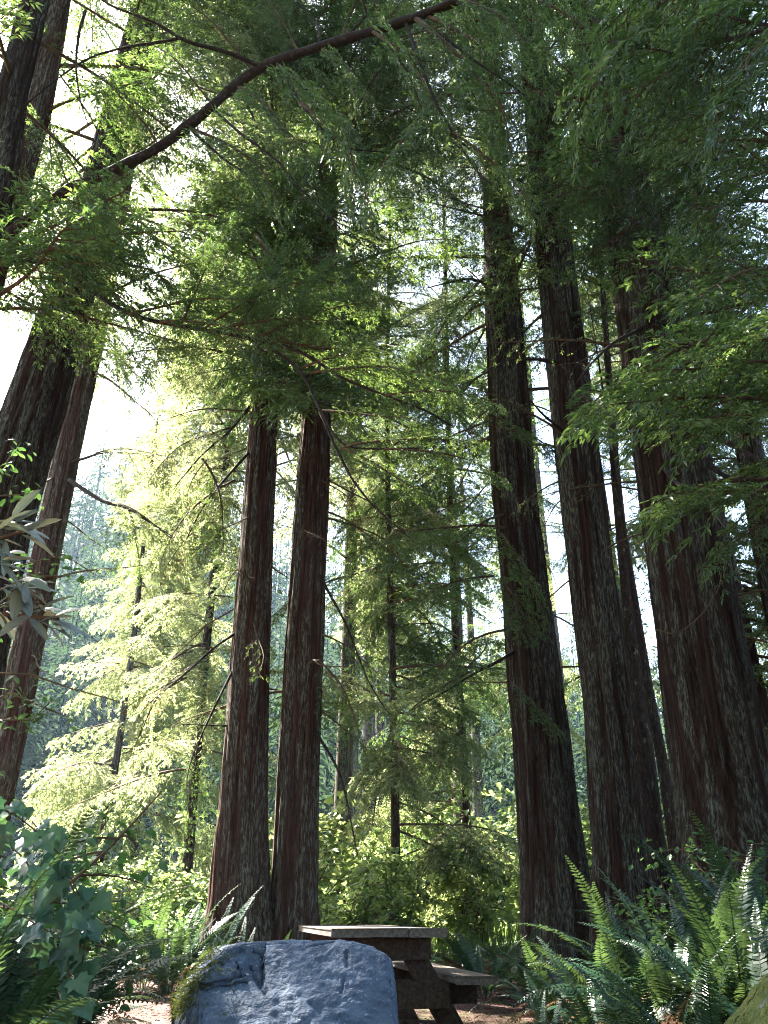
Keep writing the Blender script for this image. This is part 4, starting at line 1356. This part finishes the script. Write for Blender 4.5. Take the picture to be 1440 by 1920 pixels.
# moss and dry grass on the boulder's left shoulder
m = MB()
r = np.random.default_rng(33)
bpy.context.view_layer.update()
rows = []
dg = bpy.context.evaluated_depsgraph_get()
while len(rows) < 1500:
    px, py = r.uniform(325, 445), r.uniform(1768, 1905)
    if abs((px - 345) + (py - 1850) * .62 - r.normal(0, 10)) > 24 and r.random() < .985:
        continue
    d = (at(px, py, 4.5) - cam.location).normalized()
    hit, loc, nrm, *_ = boulder.ray_cast(cam.location - boulder.location, d)
    if hit:
        rows.append((*loc, *nrm))
rows = np.array(rows)
dirs = norm(rows[:, 3:] * .7 + np.array([.25, -.3, -.55]) + r.normal(0, .35, (len(rows), 3)))
blades_quads(m, rows[:, :3] - rows[:, 3:] * .004, dirs, norm(np.cross(dirs, r.normal(0, 1, (len(rows), 3)))), r.uniform(.02, .065, len(rows)), r.uniform(.003, .006, len(rows)), r.random(len(rows)))
ms_ = link("moss", m.mesh("moss", M_moss), boulder)
ms_["kind"] = "stuff"
rows2 = []
mm = at(1520, 1880, 3.0)
rk = rock("mossy_rock", "yellow green mossy rock at the bottom corner under the ferns", (mm.x, 3.0, 0), [(a_ * .36 * math.cos(b_), .36 * math.sin(b_) * a_, z_) for (a_, z_) in ((1.05, -.1), (.98, .30), (.75, .52), (.3, .66)) for b_ in np.arange(0, 6.2, .8)], M_rock_moss, amp=.03, seed=4)
rk["category"] = "rock"

# ------------------------------------------------------------------ picnic table
tl = Vector((-.37, 6.55, 0))
ang = math.radians(101)
ux = Vector((math.cos(ang), math.sin(ang), 0))     # along the table, away
uy = Vector((math.sin(ang), -math.cos(ang), 0))    # across, to the right
tab = thing("picnic_table", "heavy weathered timber picnic table with attached bench behind the blue boulder", "table", tl, ang)


def board(name, x0, x1, y0, y1, z0, z1, mat, jit=.004, rotx=0, piv=None):
    """plank along local x (away), y across (positive = right of the table)"""
    bm = bmesh.new()
    bmesh.ops.create_cube(bm, size=1)
    for v in bm.verts:
        v.co = Vector(((x0 + x1) / 2 + v.co.x * (x1 - x0), -((y0 + y1) / 2 + v.co.y * (y1 - y0)), (z0 + z1) / 2 + v.co.z * (z1 - z0)))
        v.co += Vector((random.uniform(-jit, jit), random.uniform(-jit, jit), random.uniform(-jit, jit) * .6))
    bmesh.ops.bevel(bm, geom=bm.edges[:], offset=.006, segments=2, affect='EDGES')
    bmesh.ops.recalc_face_normals(bm, faces=bm.faces[:])
    me = bpy.data.meshes.new(name)
    bm.to_mesh(me)
    bm.free()
    me.materials.append(mat)
    return link(name, me, tab)


def beam(name, a, b, w, t, mat):
    """timber from a to b in table coordinates (x away, y right, z up); w in the vertical cross plane, t along the table"""
    a, b = Vector((a[0], -a[1], a[2])), Vector((b[0], -b[1], b[2]))
    d = (b - a).normalized()
    s = Vector((1, 0, 0))
    n = d.cross(s).normalized()
    bm = bmesh.new()
    vs = []
    for p in (a, b):
        for (i, j) in ((-1, -1), (1, -1), (1, 1), (-1, 1)):
            vs.append(bm.verts.new(p + s * (i * t / 2) + n * (j * w / 2)))
    for f in ((0, 1, 2, 3), (7, 6, 5, 4), (0, 4, 5, 1), (1, 5, 6, 2), (2, 6, 7, 3), (3, 7, 4, 0)):
        bm.faces.new([vs[k] for k in f])
    bmesh.ops.bevel(bm, geom=bm.edges[:], offset=.006, segments=2, affect='EDGES')
    bmesh.ops.recalc_face_normals(bm, faces=bm.faces[:])
    me = bpy.data.meshes.new(name)
    bm.to_mesh(me)
    bm.free()
    me.materials.append(mat)
    return link(name, me, tab)


TW, TL_ = .84, 2.3
for i in range(3):
    y0 = i * TW / 3
    o = board("plank", random.uniform(-.012, .012), TL_, y0 + .009, y0 + TW / 3 - .009, .712, .757 + random.uniform(-.004, .006), M_wood_top)
for s_ in (-1, 1):
    yb = TW / 2 + s_ * .62
    o = board("bench_plank", -.02, TL_ - .02, yb - .15, yb + .15, .415, .455, M_wood_top)
    if s_ > 0:
        o["label"] = "sun touched bench seat plank"
for xe in (.22, TL_ - .3):
    board("cleat", xe, xe + .07, .10, TW - .08, .56, .708, M_wood)
    board("crosspiece", xe - .02, xe + .05, -.30, TW + .05, .255, .41, M_wood)
    board("seat_support", xe + .135, xe + .20, -.32, TW + .30, .27, .412, M_wood)
    for s_ in (-1, 1):
        beam("leg", (xe + .10, TW / 2 + s_ * .17, .70), (xe + .10, TW / 2 + s_ * .62, -.05), .16, .065, M_wood)
    for s_ in (-1, 1):
        m = MB()
        for z_ in (.33, .36):
            pass
        yb = -(TW / 2 + s_ * .41)
        m.tube(np.array([[xe - .02, yb, .335], [xe - .034, yb, .335]]), .016, 8, cap=True)
        link("bolt", m.mesh("bolt", M_iron), tab)

# ------------------------------------------------------------------ litter on the floor
m = MB()
r = np.random.default_rng(44)
n = 60000
yy = 2.2 + 13 * r.random(n) ** 1.6
xx = r.uniform(-.62, .62, n) * yy
P = np.stack([xx, yy, gz(xx, yy) + .012], 1)
az = r.random(n) * 6.283
D = norm(np.stack([np.cos(az), np.sin(az), r.normal(.1, .25, n)], 1))
blades_quads(m, P, D, norm(np.array([0, 0, 1.0]) + r.normal(0, .4, (n, 3))), r.uniform(.02, .07, n), r.uniform(.004, .014, n), r.random(n))
tag(link("needle_litter", m.mesh("needle_litter", M_duff)), "reddish brown fallen redwood needles and twigs on the floor", "litter", None, "stuff")

# ------------------------------------------------------------------ haze
if HAZE > 0:
    m, nt, out = new_mat("haze_air")
    pv = N(nt, "ShaderNodeVolumePrincipled")
    pv.inputs["Color"].default_value = (.55, .76, 1, 1)
    pv.inputs["Density"].default_value = HAZE
    pv.inputs["Anisotropy"].default_value = .2
    nt.links.new(pv.outputs[0], out.inputs["Volume"])
    me = bpy.data.meshes.new("haze")
    bm = bmesh.new()
    bmesh.ops.create_cube(bm, size=1)
    for v in bm.verts:
        v.co = Vector((v.co.x * 900, v.co.y * 900, -3.5 + (v.co.z + .5) * 98))
    bm.to_mesh(me)
    bm.free()
    me.materials.append(m)
    tag(link("haze", me), "pale sunlit air between the trees", None, None, "stuff")
print("objects", len(scene.objects))
